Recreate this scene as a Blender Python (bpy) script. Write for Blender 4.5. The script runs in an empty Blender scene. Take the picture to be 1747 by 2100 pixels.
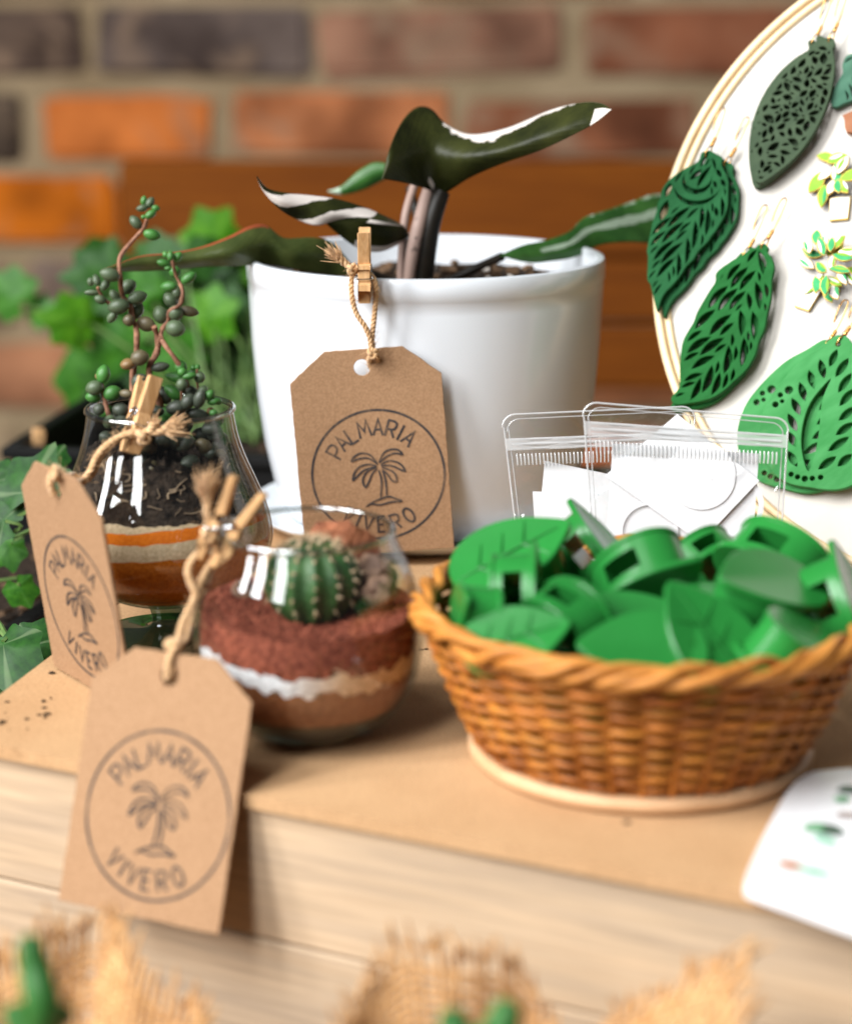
import bpy, bmesh, math, random
import numpy as np
from mathutils import Vector, Matrix, noise

rnd = random.Random(7)
rad = math.radians
sc = bpy.context.scene
COL = sc.collection

# ------------------------------------------------------------------ camera
PITCH, FPX, CAMH = rad(14.5), 4200.0, 0.222      # FPX: focal length for a 1747 x 2100 picture
cam_d = bpy.data.cameras.new('camera')
cam = bpy.data.objects.new('camera', cam_d); COL.objects.link(cam)
cam.location = (0, 0, CAMH); cam.rotation_euler = (rad(90) - PITCH, 0, 0)
cam_d.sensor_fit = 'VERTICAL'; cam_d.sensor_height = 36; cam_d.lens = 36 * FPX / 2100
cam_d.clip_start = 0.01; cam_d.clip_end = 50
cam_d.dof.use_dof = True; cam_d.dof.focus_distance = 0.735; cam_d.dof.aperture_fstop = 6.3
sc.camera = cam

# ------------------------------------------------------------------ light
w = bpy.data.worlds.new('World'); sc.world = w; w.use_nodes = True
w.node_tree.nodes['Background'].inputs[0].default_value = (0.94, 0.97, 1.0, 1)
w.node_tree.nodes['Background'].inputs[1].default_value = 0.07
def area(name, loc, target, sx, sy, power, col=(1, 1, 1)):
    d = bpy.data.lights.new(name, 'AREA'); d.shape = 'RECTANGLE'; d.size = sx; d.size_y = sy
    d.energy = power; d.color = col
    o = bpy.data.objects.new(name, d); COL.objects.link(o); o.location = loc
    o.rotation_euler = (Vector(target) - Vector(loc)).to_track_quat('-Z', 'Y').to_euler()
    return o
TGT = (0.0, 0.68, 0.05)
def window(az, dist, el, sx, sy, power):
    a = rad(az); e = rad(el)
    loc = (TGT[0] - dist * math.sin(a) * math.cos(e), TGT[1] - dist * math.cos(a) * math.cos(e), TGT[2] + dist * math.sin(e))
    return area('window_light', loc, TGT, sx, sy, power, (0.985, 0.99, 1.0))
window(30, 2.1, 36, 0.42, 1.5, 36)
window(56, 2.1, 34, 0.34, 1.5, 54)
window(74, 2.1, 32, 0.20, 1.5, 36)
area('overhead_fill', (-0.75, -0.15, 2.2), (0.05, 0.75, 0), 0.9, 0.9, 20, (0.97, 0.985, 1.0))  # added soft lamp overhead, stands in for ambient light

sc.view_settings.view_transform = 'Standard'; sc.view_settings.look = 'None'
sc.view_settings.exposure = 0.0; sc.view_settings.gamma = 1.0
sc.cycles.use_denoising = True
sc.cycles.max_bounces = 14; sc.cycles.transparent_max_bounces = 48
sc.cycles.transmission_bounces = 10; sc.cycles.glossy_bounces = 5; sc.cycles.diffuse_bounces = 4
sc.cycles.caustics_refractive = False; sc.cycles.caustics_reflective = False
sc.cycles.sample_clamp_indirect = 6

# ------------------------------------------------------------------ pixel -> direction
UP = Vector((0, math.sin(PITCH), math.cos(PITCH))); FW = Vector((0, math.cos(PITCH), -math.sin(PITCH))); RT = Vector((1, 0, 0))
CAM = Vector((0, 0, CAMH))
def ray(u, v): return RT * ((u - 873.5) / FPX) + UP * (-(v - 1050) / FPX) + FW
def atY(u, v, Y): d = ray(u, v); return CAM + d * (Y / d.y)
def atZ(u, v, z): d = ray(u, v); return CAM + d * ((z - CAMH) / d.z)
def atP(u, v, p0, n): d = ray(u, v); return CAM + d * ((Vector(p0) - CAM).dot(n) / d.dot(n))
def mpp(p): return (Vector(p) - CAM).dot(FW) / FPX           # metres per picture unit at a point

# ------------------------------------------------------------------ scene helpers
def wl(o):
    p = Vector((0, 0, 0))
    while o is not None: p += o.location; o = o.parent
    return p
def thing(name, label, cat, loc, group=None):
    o = bpy.data.objects.new(name, None); COL.objects.link(o); o.location = loc; o.empty_display_size = 0.01
    o['label'] = label; o['category'] = cat
    if group: o['group'] = group
    return o
def tag(o, label, cat, group=None):
    o['label'] = label; o['category'] = cat
    if group: o['group'] = group
    return o
def put(name, me, parent=None, M=None):
    o = bpy.data.objects.new(name, me); COL.objects.link(o)
    if parent is not None: o.parent = parent
    if M is not None:
        o.matrix_local = Matrix.Translation(-wl(parent)) @ M if parent is not None else M
    elif parent is not None:
        pass
    return o
def mesh(name, vf, m, smooth=True, ang=40, off=None):
    me = bpy.data.meshes.new(name)
    v, f = vf
    if off is not None: v = [Vector(p) - off for p in v]
    me.from_pydata([tuple(p) for p in v], [], [tuple(q) for q in f]); me.update()
    if isinstance(m, (list, tuple)):
        for x in m: me.materials.append(x)
    elif m is not None: me.materials.append(m)
    if smooth:
        me.shade_smooth()
        try: me.set_sharp_from_angle(angle=rad(ang))
        except Exception: pass
    return me
def mk(name, vf, m, parent=None, smooth=True, ang=40, base=None):
    """one mesh object from world-space vertices; top-level objects get their origin at base"""
    off = wl(parent) if parent is not None else (Vector(base) if base is not None else None)
    me = mesh(name, vf, m, smooth, ang, off)
    o = bpy.data.objects.new(name, me); COL.objects.link(o)
    if parent is not None: o.parent = parent
    elif base is not None: o.location = base
    return o
def join(*parts):
    V, F = [], []
    for v, f in parts:
        n = len(V); V += list(v); F += [tuple(i + n for i in q) for q in f]
    return V, F
def xf(vf, M): return [M @ Vector(p) for p in vf[0]], vf[1]
def frame(x, y, z, p):
    return Matrix(((x[0], y[0], z[0], p[0]), (x[1], y[1], z[1], p[1]), (x[2], y[2], z[2], p[2]), (0, 0, 0, 1)))

def catmull(pts, n, closed=False):
    P = [Vector(p) for p in pts]; out = []; N = len(P)
    segs = N if closed else N - 1
    for i in range(segs):
        if closed: a, b, c, d = P[(i - 1) % N], P[i], P[(i + 1) % N], P[(i + 2) % N]
        else: a, b, c, d = P[max(i - 1, 0)], P[i], P[i + 1], P[min(i + 2, N - 1)]
        for k in range(n):
            t = k / n
            out.append(0.5 * ((2 * b) + (c - a) * t + (2 * a - 5 * b + 4 * c - d) * t * t + (3 * b - a - 3 * c + d) * t ** 3))
    if not closed: out.append(P[-1].copy())
    return out
def frames(path, closed=False):
    n = len(path); T = []
    for i in range(n):
        a = path[(i - 1) % n] if (closed or i > 0) else path[0]; b = path[(i + 1) % n] if (closed or i < n - 1) else path[-1]
        t = (b - a); T.append(t.normalized() if t.length > 1e-12 else Vector((0, 0, 1)))
    ref = Vector((0, 0, 1)) if abs(T[0].z) < 0.9 else Vector((1, 0, 0))
    N = [(ref - T[0] * ref.dot(T[0])).normalized()]
    for i in range(1, n):
        q = N[-1] - T[i] * N[-1].dot(T[i]); N.append(q.normalized() if q.length > 1e-9 else N[-1])
    return T, N
def tube(path, r, n=8, closed=False, caps=True):
    path = [Vector(p) for p in path]; T, N = frames(path, closed); V, F = [], []; m = len(path)
    for i, p in enumerate(path):
        B = T[i].cross(N[i]); rr = r[i] if isinstance(r, (list, tuple)) else (r(i / (m - 1)) if callable(r) else r)
        for k in range(n):
            a = 2 * math.pi * k / n; V.append(p + (N[i] * math.cos(a) + B * math.sin(a)) * rr)
    for i in range(m if closed else m - 1):
        for k in range(n):
            j = (i + 1) % m; F.append((i * n + k, i * n + (k + 1) % n, j * n + (k + 1) % n, j * n + k))
    if caps and not closed:
        F.append(tuple(range(n - 1, -1, -1))); F.append(tuple((m - 1) * n + k for k in range(n)))
    return V, F
def lathe(prof, c, n=64, close=False):
    V, F = [], []
    for r, z in prof:
        for k in range(n):
            a = 2 * math.pi * k / n; V.append(Vector((c[0] + r * math.cos(a), c[1] + r * math.sin(a), c[2] + z)))
    m = len(prof)
    for i in range(m if close else m - 1):
        j = (i + 1) % m
        for k in range(n): F.append((i * n + k, i * n + (k + 1) % n, j * n + (k + 1) % n, j * n + k))
    return V, F
def smooth_prof(p, n=6): return [(q.x, q.y) for q in catmull([(a, b, 0) for a, b in p], n)]
def box(c, s, M=None, bev=0.0, seg=1):
    bm = bmesh.new(); bmesh.ops.create_cube(bm, size=1)
    for v in bm.verts: v.co = Vector((v.co.x * s[0], v.co.y * s[1], v.co.z * s[2]))
    if bev > 0: bmesh.ops.bevel(bm, geom=bm.edges[:], offset=bev, segments=seg, affect='EDGES', profile=0.5)
    bm.verts.index_update()
    V = [v.co + Vector(c) if M is None else M @ (v.co + Vector(c)) for v in bm.verts]; F = [[v.index for v in f.verts] for f in bm.faces]
    bm.free(); return V, F
def ellipsoid(c, a, b, c2, seg=12, rings=8):
    V, F = [Vector((0, 0, 1))], []
    for i in range(1, rings):
        t = math.pi * i / rings
        for k in range(seg):
            p = 2 * math.pi * k / seg; V.append(Vector((math.sin(t) * math.cos(p), math.sin(t) * math.sin(p), math.cos(t))))
    V.append(Vector((0, 0, -1)))
    for k in range(seg): F.append((0, 1 + k, 1 + (k + 1) % seg))
    for i in range(rings - 2):
        for k in range(seg):
            q = 1 + i * seg; F.append((q + k, q + seg + k, q + seg + (k + 1) % seg, q + (k + 1) % seg))
    q = 1 + (rings - 2) * seg
    for k in range(seg): F.append((q + k, len(V) - 1, q + (k + 1) % seg))
    return [Vector((c[0] + v.x * a, c[1] + v.y * b, c[2] + v.z * c2)) for v in V], F
def plate(outline, holes=(), th=0.001, bev=0.0, res=0):
    """flat plate with holes in local x/y, centred on z = 0"""
    cu = bpy.data.curves.new('tmp', 'CURVE'); cu.dimensions = '2D'; cu.fill_mode = 'BOTH'
    cu.extrude = th / 2 - bev; cu.bevel_depth = bev; cu.bevel_resolution = res; cu.offset = -bev
    for pts in [outline] + list(holes):
        s = cu.splines.new('POLY'); s.points.add(len(pts) - 1); s.use_cyclic_u = True
        for p, q in zip(s.points, pts): p.co = (q[0], q[1], 0, 1)
    o = bpy.data.objects.new('tmp', cu); me = bpy.data.meshes.new_from_object(o)
    V = [v.co.copy() for v in me.vertices]; F = [tuple(p.vertices) for p in me.polygons]
    bpy.data.objects.remove(o); bpy.data.curves.remove(cu); bpy.data.meshes.remove(me)
    return V, F
def ribbon(pts, wd, z=0.0, sub=0, closed=False, taper=False):
    P = [Vector((p[0], p[1], 0)) for p in pts]
    if sub: P = catmull(P, sub, closed)
    n = len(P); V, F = [], []
    for i in range(n):
        if closed: a, b = P[i - 1], P[(i + 1) % n]
        else: a, b = P[max(i - 1, 0)], P[min(i + 1, n - 1)]
        d1 = (P[i] - a); d2 = (b - P[i])
        t = ((d1.normalized() if d1.length > 1e-9 else Vector()) + (d2.normalized() if d2.length > 1e-9 else Vector()))
        t = t.normalized() if t.length > 1e-6 else Vector((1, 0, 0))
        nn = Vector((-t.y, t.x, 0)); q = d2 if d2.length > 1e-9 else d1
        cs = max(0.5, abs(t.dot(q.normalized()))) if q.length > 1e-9 else 1
        ww = wd / 2 / cs
        if taper and not closed: ww *= 0.45 + 0.55 * math.sin(math.pi * min(1, max(0, i / (n - 1)))) ** 0.5
        V += [P[i] + nn * ww + Vector((0, 0, z)), P[i] - nn * ww + Vector((0, 0, z))]
    for i in range(n if closed else n - 1):
        j = (i + 1) % n; F.append((2 * i, 2 * i + 1, 2 * j + 1, 2 * j))
    return V, F
def sheet(stations, nu=5, nv=5):
    """smooth surface through stations (rows of 3-D points)"""
    rows = [catmull(s, nv) for s in stations]
    cols = [catmull([r[j] for r in rows], nu) for j in range(len(rows[0]))]
    a, b = len(cols[0]), len(cols); V = []; F = []; UV = []
    for i in range(a):
        for j in range(b): V.append(cols[j][i]); UV.append((i / (a - 1), j / (b - 1)))
    for i in range(a - 1):
        for j in range(b - 1): F.append((i * b + j, i * b + j + 1, (i + 1) * b + j + 1, (i + 1) * b + j))
    return V, F, UV

# ------------------------------------------------------------------ materials
def nodes(name):
    m = bpy.data.materials.new(name); m.use_nodes = True
    nt = m.node_tree; return m, nt, nt.nodes['Principled BSDF'], nt.nodes.new('ShaderNodeTexCoord')
def N(nt, t, **kw):
    n = nt.nodes.new(t)
    for k, v in kw.items():
        if k.startswith('i_'): n.inputs[k[2:].replace('_', ' ')].default_value = v
        else: setattr(n, k, v)
    return n
def c4(c): return (c[0], c[1], c[2], 1)
def noisetex(nt, tc, scale, detail=5, rough=0.55, stretch=None, dist=0.0):
    n = N(nt, 'ShaderNodeTexNoise'); n.inputs['Scale'].default_value = scale; n.inputs['Detail'].default_value = detail
    n.inputs['Roughness'].default_value = rough; n.inputs['Distortion'].default_value = dist
    if stretch:
        mp = N(nt, 'ShaderNodeMapping'); mp.inputs['Scale'].default_value = stretch
        nt.links.new(tc.outputs['Object'], mp.inputs[0]); nt.links.new(mp.outputs[0], n.inputs['Vector'])
    else: nt.links.new(tc.outputs['Object'], n.inputs['Vector'])
    return n
def ramp(nt, src, stops):
    r = N(nt, 'ShaderNodeValToRGB'); e = r.color_ramp.elements
    while len(e) < len(stops): e.new(0.5)
    for k, (p, c) in enumerate(stops): e[k].position = p; e[k].color = c4(c)
    nt.links.new(src, r.inputs[0]); return r
def mixc(nt, fac, a, b, mode='MIX'):
    m = N(nt, 'ShaderNodeMix', data_type='RGBA', blend_type=mode)
    for s, x in ((0, fac), (6, a), (7, b)):
        if isinstance(x, (int, float)): m.inputs[s].default_value = x
        elif isinstance(x, tuple): m.inputs[s].default_value = c4(x)
        else: nt.links.new(x, m.inputs[s])
    return m.outputs[2]
def bump(nt, bs, h, strength, dist):
    b = N(nt, 'ShaderNodeBump'); b.inputs['Strength'].default_value = strength; b.inputs['Distance'].default_value = dist
    nt.links.new(h, b.inputs['Height']); nt.links.new(b.outputs[0], bs.inputs['Normal']); return b
def pm(name, c1, c2=None, scale=60, rough=0.5, bmp=0, bscale=None, bdist=0.0006, metal=0, coat=0, stretch=None, lo=0.35, hi=0.65,
       objcol=False, spec=0.5, sss=0, detail=5, trans=0, sheen=0):
    m, nt, bs, tc = nodes(name)
    n = noisetex(nt, tc, scale, detail, stretch=stretch)
    r = ramp(nt, n.outputs[0], [(lo, c1), (hi, c2 or c1)])
    col = r.outputs[0]
    if objcol:
        oi = N(nt, 'ShaderNodeObjectInfo'); col = mixc(nt, 1.0, oi.outputs['Color'], col, 'MULTIPLY')
    nt.links.new(col, bs.inputs['Base Color'])
    bs.inputs['Roughness'].default_value = rough; bs.inputs['Metallic'].default_value = metal
    bs.inputs['Coat Weight'].default_value = coat; bs.inputs['Coat Roughness'].default_value = 0.08
    bs.inputs['Specular IOR Level'].default_value = spec
    if sheen: bs.inputs['Sheen Weight'].default_value = sheen
    if sss:
        bs.inputs['Subsurface Weight'].default_value = sss; bs.inputs['Subsurface Radius'].default_value = (1, 0.9, 0.6); bs.inputs['Subsurface Scale'].default_value = 0.002
    if bmp:
        b = noisetex(nt, tc, bscale or scale * 4, 4, stretch=stretch); bump(nt, bs, b.outputs[0], bmp, bdist)
    return m
def film(name, tint=(1, 1, 1), edge=(0.45, 0.5, 0.5), rough=0.02, base=0.04, bmp=0, bscale=40, bdist=0.002, gain=1.0, stretch=None):
    """thin clear sheet: light passes straight through, reflection grows towards grazing angles"""
    m, nt, bs, tc = nodes(name); nt.nodes.remove(bs)
    lw = N(nt, 'ShaderNodeLayerWeight'); lw.inputs['Blend'].default_value = 0.5
    p5 = N(nt, 'ShaderNodeMath', operation='POWER'); p5.inputs[1].default_value = 5; nt.links.new(lw.outputs['Facing'], p5.inputs[0])
    ma = N(nt, 'ShaderNodeMath', operation='MULTIPLY_ADD', use_clamp=True); ma.inputs[1].default_value = 0.9 * gain; ma.inputs[2].default_value = base
    nt.links.new(p5.outputs[0], ma.inputs[0])
    p3 = N(nt, 'ShaderNodeMath', operation='POWER'); p3.inputs[1].default_value = 6.0; nt.links.new(lw.outputs['Facing'], p3.inputs[0])
    tr = N(nt, 'ShaderNodeBsdfTransparent'); nt.links.new(mixc(nt, p3.outputs[0], tuple(tint), tuple(edge)), tr.inputs[0])
    gl = N(nt, 'ShaderNodeBsdfGlossy'); gl.inputs['Roughness'].default_value = rough
    mx = N(nt, 'ShaderNodeMixShader'); nt.links.new(ma.outputs[0], mx.inputs[0]); nt.links.new(tr.outputs[0], mx.inputs[1]); nt.links.new(gl.outputs[0], mx.inputs[2])
    if bmp:
        b = noisetex(nt, tc, bscale, 2, stretch=stretch, dist=0.6); bb = N(nt, 'ShaderNodeBump'); bb.inputs['Strength'].default_value = bmp; bb.inputs['Distance'].default_value = bdist
        nt.links.new(b.outputs[0], bb.inputs['Height']); nt.links.new(bb.outputs[0], gl.inputs['Normal']); nt.links.new(bb.outputs[0], lw.inputs['Normal'])
    nt.links.new(mx.outputs[0], nt.nodes['Material Output'].inputs[0]); return m

def grain_wood(name, c1, c2, c3, axis=0, scale=9, rough=0.65, objcol=False, bmp=0.25, fine=160):
    m, nt, bs, tc = nodes(name)
    st = [14, 14, 14]; st[axis] = 1.0
    a = noisetex(nt, tc, scale, 6, 0.6, tuple(st), 0.4)
    st2 = [1, 1, 1]; st2[axis] = 0.04
    b = noisetex(nt, tc, fine * 6, 3, 0.6, tuple(st2))
    r = ramp(nt, a.outputs[0], [(0.3, c1), (0.5, c2), (0.72, c3)])
    col = mixc(nt, 0.35, r.outputs[0], mixc(nt, 1.0, r.outputs[0], ramp(nt, b.outputs[0], [(0.3, (0.5, 0.5, 0.5)), (0.7, (1.2, 1.2, 1.2))]).outputs[0], 'MULTIPLY'))
    if objcol:
        oi = N(nt, 'ShaderNodeObjectInfo'); col = mixc(nt, 1.0, oi.outputs['Color'], col, 'MULTIPLY')
    nt.links.new(col, bs.inputs['Base Color']); bs.inputs['Roughness'].default_value = rough; bs.inputs['Specular IOR Level'].default_value = 0.15
    bump(nt, bs, b.outputs[0], bmp, 0.0004); return m
def attr_leaf(name, green, green2, white, rough=0.32, coat=0.25, back=None, vein=0.0):
    """leaf whose painted attribute 'var' (0..1) turns to the second colour in ragged patches"""
    m, nt, bs, tc = nodes(name)
    at = N(nt, 'ShaderNodeAttribute'); at.attribute_name = 'var'
    n = noisetex(nt, tc, 70, 4, 0.6); g = ramp(nt, n.outputs[0], [(0.35, green), (0.65, green2)])
    n2 = noisetex(nt, tc, 120, 3, 0.6)
    s = N(nt, 'ShaderNodeMath', operation='MULTIPLY_ADD'); s.inputs[1].default_value = 0.7; s.inputs[2].default_value = -0.35; nt.links.new(n2.outputs[0], s.inputs[0])
    ad = N(nt, 'ShaderNodeMath', operation='ADD'); nt.links.new(at.outputs['Fac'], ad.inputs[0]); nt.links.new(s.outputs[0], ad.inputs[1])
    f = ramp(nt, ad.outputs[0], [(0.47, (0, 0, 0)), (0.55, (1, 1, 1))])
    nt.links.new(mixc(nt, f.outputs[0], g.outputs[0], tuple(white)), bs.inputs['Base Color'])
    bs.inputs['Roughness'].default_value = rough; bs.inputs['Coat Weight'].default_value = coat; bs.inputs['Coat Roughness'].default_value = 0.2
    bs.inputs['Specular IOR Level'].default_value = 0.2
    uv = N(nt, 'ShaderNodeSeparateXYZ'); nt.links.new(tc.outputs['UV'], uv.inputs[0])
    ab = N(nt, 'ShaderNodeMath', operation='SUBTRACT'); ab.inputs[1].default_value = 0.5; nt.links.new(uv.outputs[1], ab.inputs[0]); aa = N(nt, 'ShaderNodeMath', operation='ABSOLUTE'); nt.links.new(ab.outputs[0], aa.inputs[0])
    m1 = N(nt, 'ShaderNodeMath', operation='MULTIPLY_ADD'); m1.inputs[1].default_value = -45.0; nt.links.new(aa.outputs[0], m1.inputs[0])
    m2 = N(nt, 'ShaderNodeMath', operation='MULTIPLY'); m2.inputs[1].default_value = 150.0; nt.links.new(uv.outputs[0], m2.inputs[0]); nt.links.new(m2.outputs[0], m1.inputs[2])
    sn = N(nt, 'ShaderNodeMath', operation='SINE'); nt.links.new(m1.outputs[0], sn.inputs[0])
    v = noisetex(nt, tc, 300, 2); sm = N(nt, 'ShaderNodeMath', operation='MULTIPLY_ADD'); sm.inputs[1].default_value = 0.35; nt.links.new(sn.outputs[0], sm.inputs[0]); nt.links.new(v.outputs[0], sm.inputs[2])
    bump(nt, bs, sm.outputs[0], 0.12, 0.0005); return m

MAT = {}
MAT['kraft'] = pm('kraft_card', (0.255, 0.145, 0.075), (0.365, 0.218, 0.120), 1300, 0.9, 0.35, 2600, 0.0002, lo=0.3, hi=0.7, spec=0.2)
def boardmat():
    m, nt, bs, tc = nodes('fibreboard'); a = noisetex(nt, tc, 14, 5, 0.6); b = noisetex(nt, tc, 900, 4, 0.65); c = noisetex(nt, tc, 330, 3, 0.5, (1, 1, 1), 0.8)
    r = ramp(nt, a.outputs[0], [(0.3, (0.40, 0.235, 0.115)), (0.55, (0.47, 0.29, 0.15)), (0.75, (0.52, 0.33, 0.175))])
    col = mixc(nt, 1.0, r.outputs[0], ramp(nt, b.outputs[0], [(0.3, (0.78, 0.76, 0.74)), (0.6, (1.08, 1.08, 1.08))]).outputs[0], 'MULTIPLY')
    col = mixc(nt, ramp(nt, c.outputs[0], [(0.70, (0, 0, 0)), (0.78, (0.6, 0.6, 0.6))]).outputs[0], col, (0.20, 0.11, 0.05))
    nt.links.new(col, bs.inputs['Base Color']); bs.inputs['Roughness'].default_value = 0.85; bs.inputs['Specular IOR Level'].default_value = 0.15
    bump(nt, bs, b.outputs[0], 0.25, 0.0002); return m
MAT['board'] = boardmat()
MAT['peg'] = grain_wood('peg_wood', (0.50, 0.27, 0.11), (0.60, 0.35, 0.16), (0.68, 0.42, 0.21), 2, 40, 0.55, bmp=0.3)
MAT['steel'] = pm('spring_steel', (0.62, 0.64, 0.66), None, 50, 0.22, metal=1)
MAT['gold'] = pm('gold_wire', (0.80, 0.47, 0.17), (0.70, 0.38, 0.12), 200, 0.25, metal=1)
MAT['twine'] = pm('jute_twine', (0.50, 0.29, 0.13), (0.70, 0.46, 0.25), 700, 0.85, 0.7, 2600, 0.0004, spec=0.15, sheen=0.3)
MAT['white_pot'] = pm('white_glazed_plastic', (0.70, 0.735, 0.77), (0.72, 0.755, 0.785), 12, 0.24, coat=0.3)
MAT['soil'] = pm('potting_soil', (0.012, 0.009, 0.007), (0.055, 0.038, 0.027), 240, 0.95, 1.0, 700, 0.002, spec=0.1)
MAT['bark'] = pm('bark_chips', (0.028, 0.017, 0.010), (0.17, 0.10, 0.055), 160, 0.9, 0.5, 600, 0.001, objcol=False, spec=0.2)
MAT['glass'] = film('clear_glass', (0.995, 0.998, 0.995), (0.14, 0.17, 0.15), 0.01, 0.04)
MAT['glass_thick'] = film('thick_glass_base', (0.50, 0.60, 0.53), (0.10, 0.16, 0.12), 0.02, 0.07)
MAT['glass_rim'] = film('glass_rim', (0.84, 0.87, 0.86), (0.06, 0.08, 0.07), 0.01, 0.26)
MAT['film'] = film('clear_plastic_film', (0.985, 0.985, 0.985), (0.75, 0.75, 0.75), 0.05, 0.07, 0.75, 60, 0.006, 0.9)
MAT['film_edge'] = film('welded_plastic_seam', (0.93, 0.94, 0.94), (0.62, 0.64, 0.65), 0.15, 0.22)
def glare_plastic():
    m = film('zip_plastic_glare', (0.95, 0.96, 0.96), (0.7, 0.72, 0.73), 0.15, 0.2); nt = m.node_tree; mx = [n for n in nt.nodes if n.type == 'MIX_SHADER'][0]
    df = N(nt, 'ShaderNodeBsdfDiffuse'); df.inputs[0].default_value = (0.9, 0.9, 0.9, 1); m2 = N(nt, 'ShaderNodeMixShader'); m2.inputs[0].default_value = 0.32  # diffuse white share paints bright reflections into the clear plastic
    nt.links.new(mx.outputs[0], m2.inputs[1]); nt.links.new(df.outputs[0], m2.inputs[2]); nt.links.new(m2.outputs[0], nt.nodes['Material Output'].inputs[0]); return m
MAT['zip'] = glare_plastic()
MAT['paper'] = pm('white_sticker_paper', (0.86, 0.87, 0.88), None, 50, 0.6)

# ================================================================== setting
def struct(o): o['kind'] = 'structure'; return o
MAT['floor'] = pm('concrete_floor', (0.16, 0.13, 0.11), (0.24, 0.2, 0.17), 6, 0.8, 0.3, 60, 0.002)
struct(mk('floor', ([(-4, -2, -0.86), (4, -2, -0.86), (4, 5, -0.86), (-4, 5, -0.86)], [(0, 1, 2, 3)]), MAT['floor'], smooth=False))

# ---- brick wall: every brick its own piece, mortar recessed behind
WY = 2.6
wall = thing('brick_wall', 'weathered brick wall of orange and grey bricks with thick tan mortar', 'wall', (0, WY, -0.855))
MAT['mortar'] = pm('sandy_mortar', (0.26, 0.185, 0.10), (0.40, 0.30, 0.18), 6, 0.95, 0.8, 120, 0.006)
def brickmat():
    m, nt, bs, tc = nodes('fired_brick'); oi = N(nt, 'ShaderNodeObjectInfo')
    mp = N(nt, 'ShaderNodeVectorMath', operation='ADD'); sc_ = N(nt, 'ShaderNodeVectorMath', operation='SCALE'); sc_.inputs[3].default_value = 9.0
    cx_ = N(nt, 'ShaderNodeCombineXYZ')
    for i in range(3): nt.links.new(oi.outputs['Random'], cx_.inputs[i])
    nt.links.new(cx_.outputs[0], sc_.inputs[0]); nt.links.new(tc.outputs['Object'], mp.inputs[0]); nt.links.new(sc_.outputs[0], mp.inputs[1])
    a = N(nt, 'ShaderNodeTexNoise'); a.inputs['Scale'].default_value = 9; a.inputs['Detail'].default_value = 5; nt.links.new(mp.outputs[0], a.inputs['Vector'])
    b = N(nt, 'ShaderNodeTexNoise'); b.inputs['Scale'].default_value = 14; b.inputs['Detail'].default_value = 4; b.inputs['Distortion'].default_value = 0.8; nt.links.new(mp.outputs[0], b.inputs['Vector'])
    c = mixc(nt, 1.0, oi.outputs['Color'], ramp(nt, a.outputs[0], [(0.32, (0.45, 0.42, 0.42)), (0.5, (1, 1, 1)), (0.68, (1.45, 1.5, 1.5))]).outputs[0], 'MULTIPLY')
    c = mixc(nt, ramp(nt, b.outputs[0], [(0.54, (0, 0, 0)), (0.70, (0.75, 0.75, 0.75))]).outputs[0], c, (0.30, 0.20, 0.13))
    nt.links.new(c, bs.inputs['Base Color']); bs.inputs['Roughness'].default_value = 0.95; bs.inputs['Specular IOR Level'].default_value = 0.15
    bump(nt, bs, a.outputs[0], 0.6, 0.006); return m
MAT['brick'] = brickmat()
mk('mortar', box((0, WY + 0.075, -0.22), (3.2, 0.13, 1.30)), MAT['mortar'], wall, False)
def brick_mesh(seed, L, Hh):
    bm = bmesh.new(); bmesh.ops.create_cube(bm, size=1)
    for v in bm.verts: v.co = Vector((v.co.x * L, v.co.y * 0.09, v.co.z * Hh))
    bmesh.ops.bevel(bm, geom=bm.edges[:], offset=0.007, segments=2, affect='EDGES')
    for v in bm.verts: v.co += Vector(noise.noise_vector(v.co * 30 + Vector((seed * 7.3, 0, 0)))) * 0.011
    bm.verts.index_update()
    r = [v.co.copy() for v in bm.verts], [[v.index for v in f.verts] for f in bm.faces]; bm.free(); return r
DG, GR, PK, OR, OP, RB, VO, MV, SA, TA = (0.085, 0.062, 0.048), (0.12, 0.10, 0.078), (0.29, 0.16, 0.10), (0.50, 0.135, 0.035), (0.50, 0.18, 0.075), (0.22, 0.08, 0.038), (0.48, 0.115, 0.008), (0.24, 0.165, 0.13), (0.46, 0.20, 0.11), (0.44, 0.27, 0.18)
def zc(v): return atY(873, v, WY).z
def xc(u, v): return atY(u, v, WY).x
rows = [(-75, [(-140, 330, PK), (370, 800, RB), (840, 1290, OR), (1340, 1800, PK)]),
        (87, [(-290, 168, DG), (203, 634, GR), (655, 1150, PK), (1205, 1665, RB), (1700, 2050, RB)]),
        (258, [(-380, 42, DG), (98, 435, OR), (485, 918, OP), (955, 1430, RB), (1470, 1890, RB)]),
        (430, [(-190, 236, VO), (285, 700, OR), (750, 1160, PK), (1210, 1640, OP), (1690, 2080, RB)]),
        (603, [(-380, 20, MV), (62, 230, MV), (275, 660, PK), (715, 1130, OR), (1180, 1600, PK), (1650, 2060, RB)]),
        (775, [(-200, 205, SA), (250, 640, OP), (690, 1100, PK), (1150, 1580, RB), (1640, 2050, PK)]),
        (948, [(-420, 40, TA), (90, 480, TA), (530, 960, PK), (1000, 1420, OR), (1470, 1900, RB)]),
        (1125, [(-200, 210, TA), (260, 680, PK), (730, 1150, OR), (1200, 1640, PK)])]
pitch = zc(87) - zc(258); BH = 0.80 * pitch
k = 0
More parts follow.
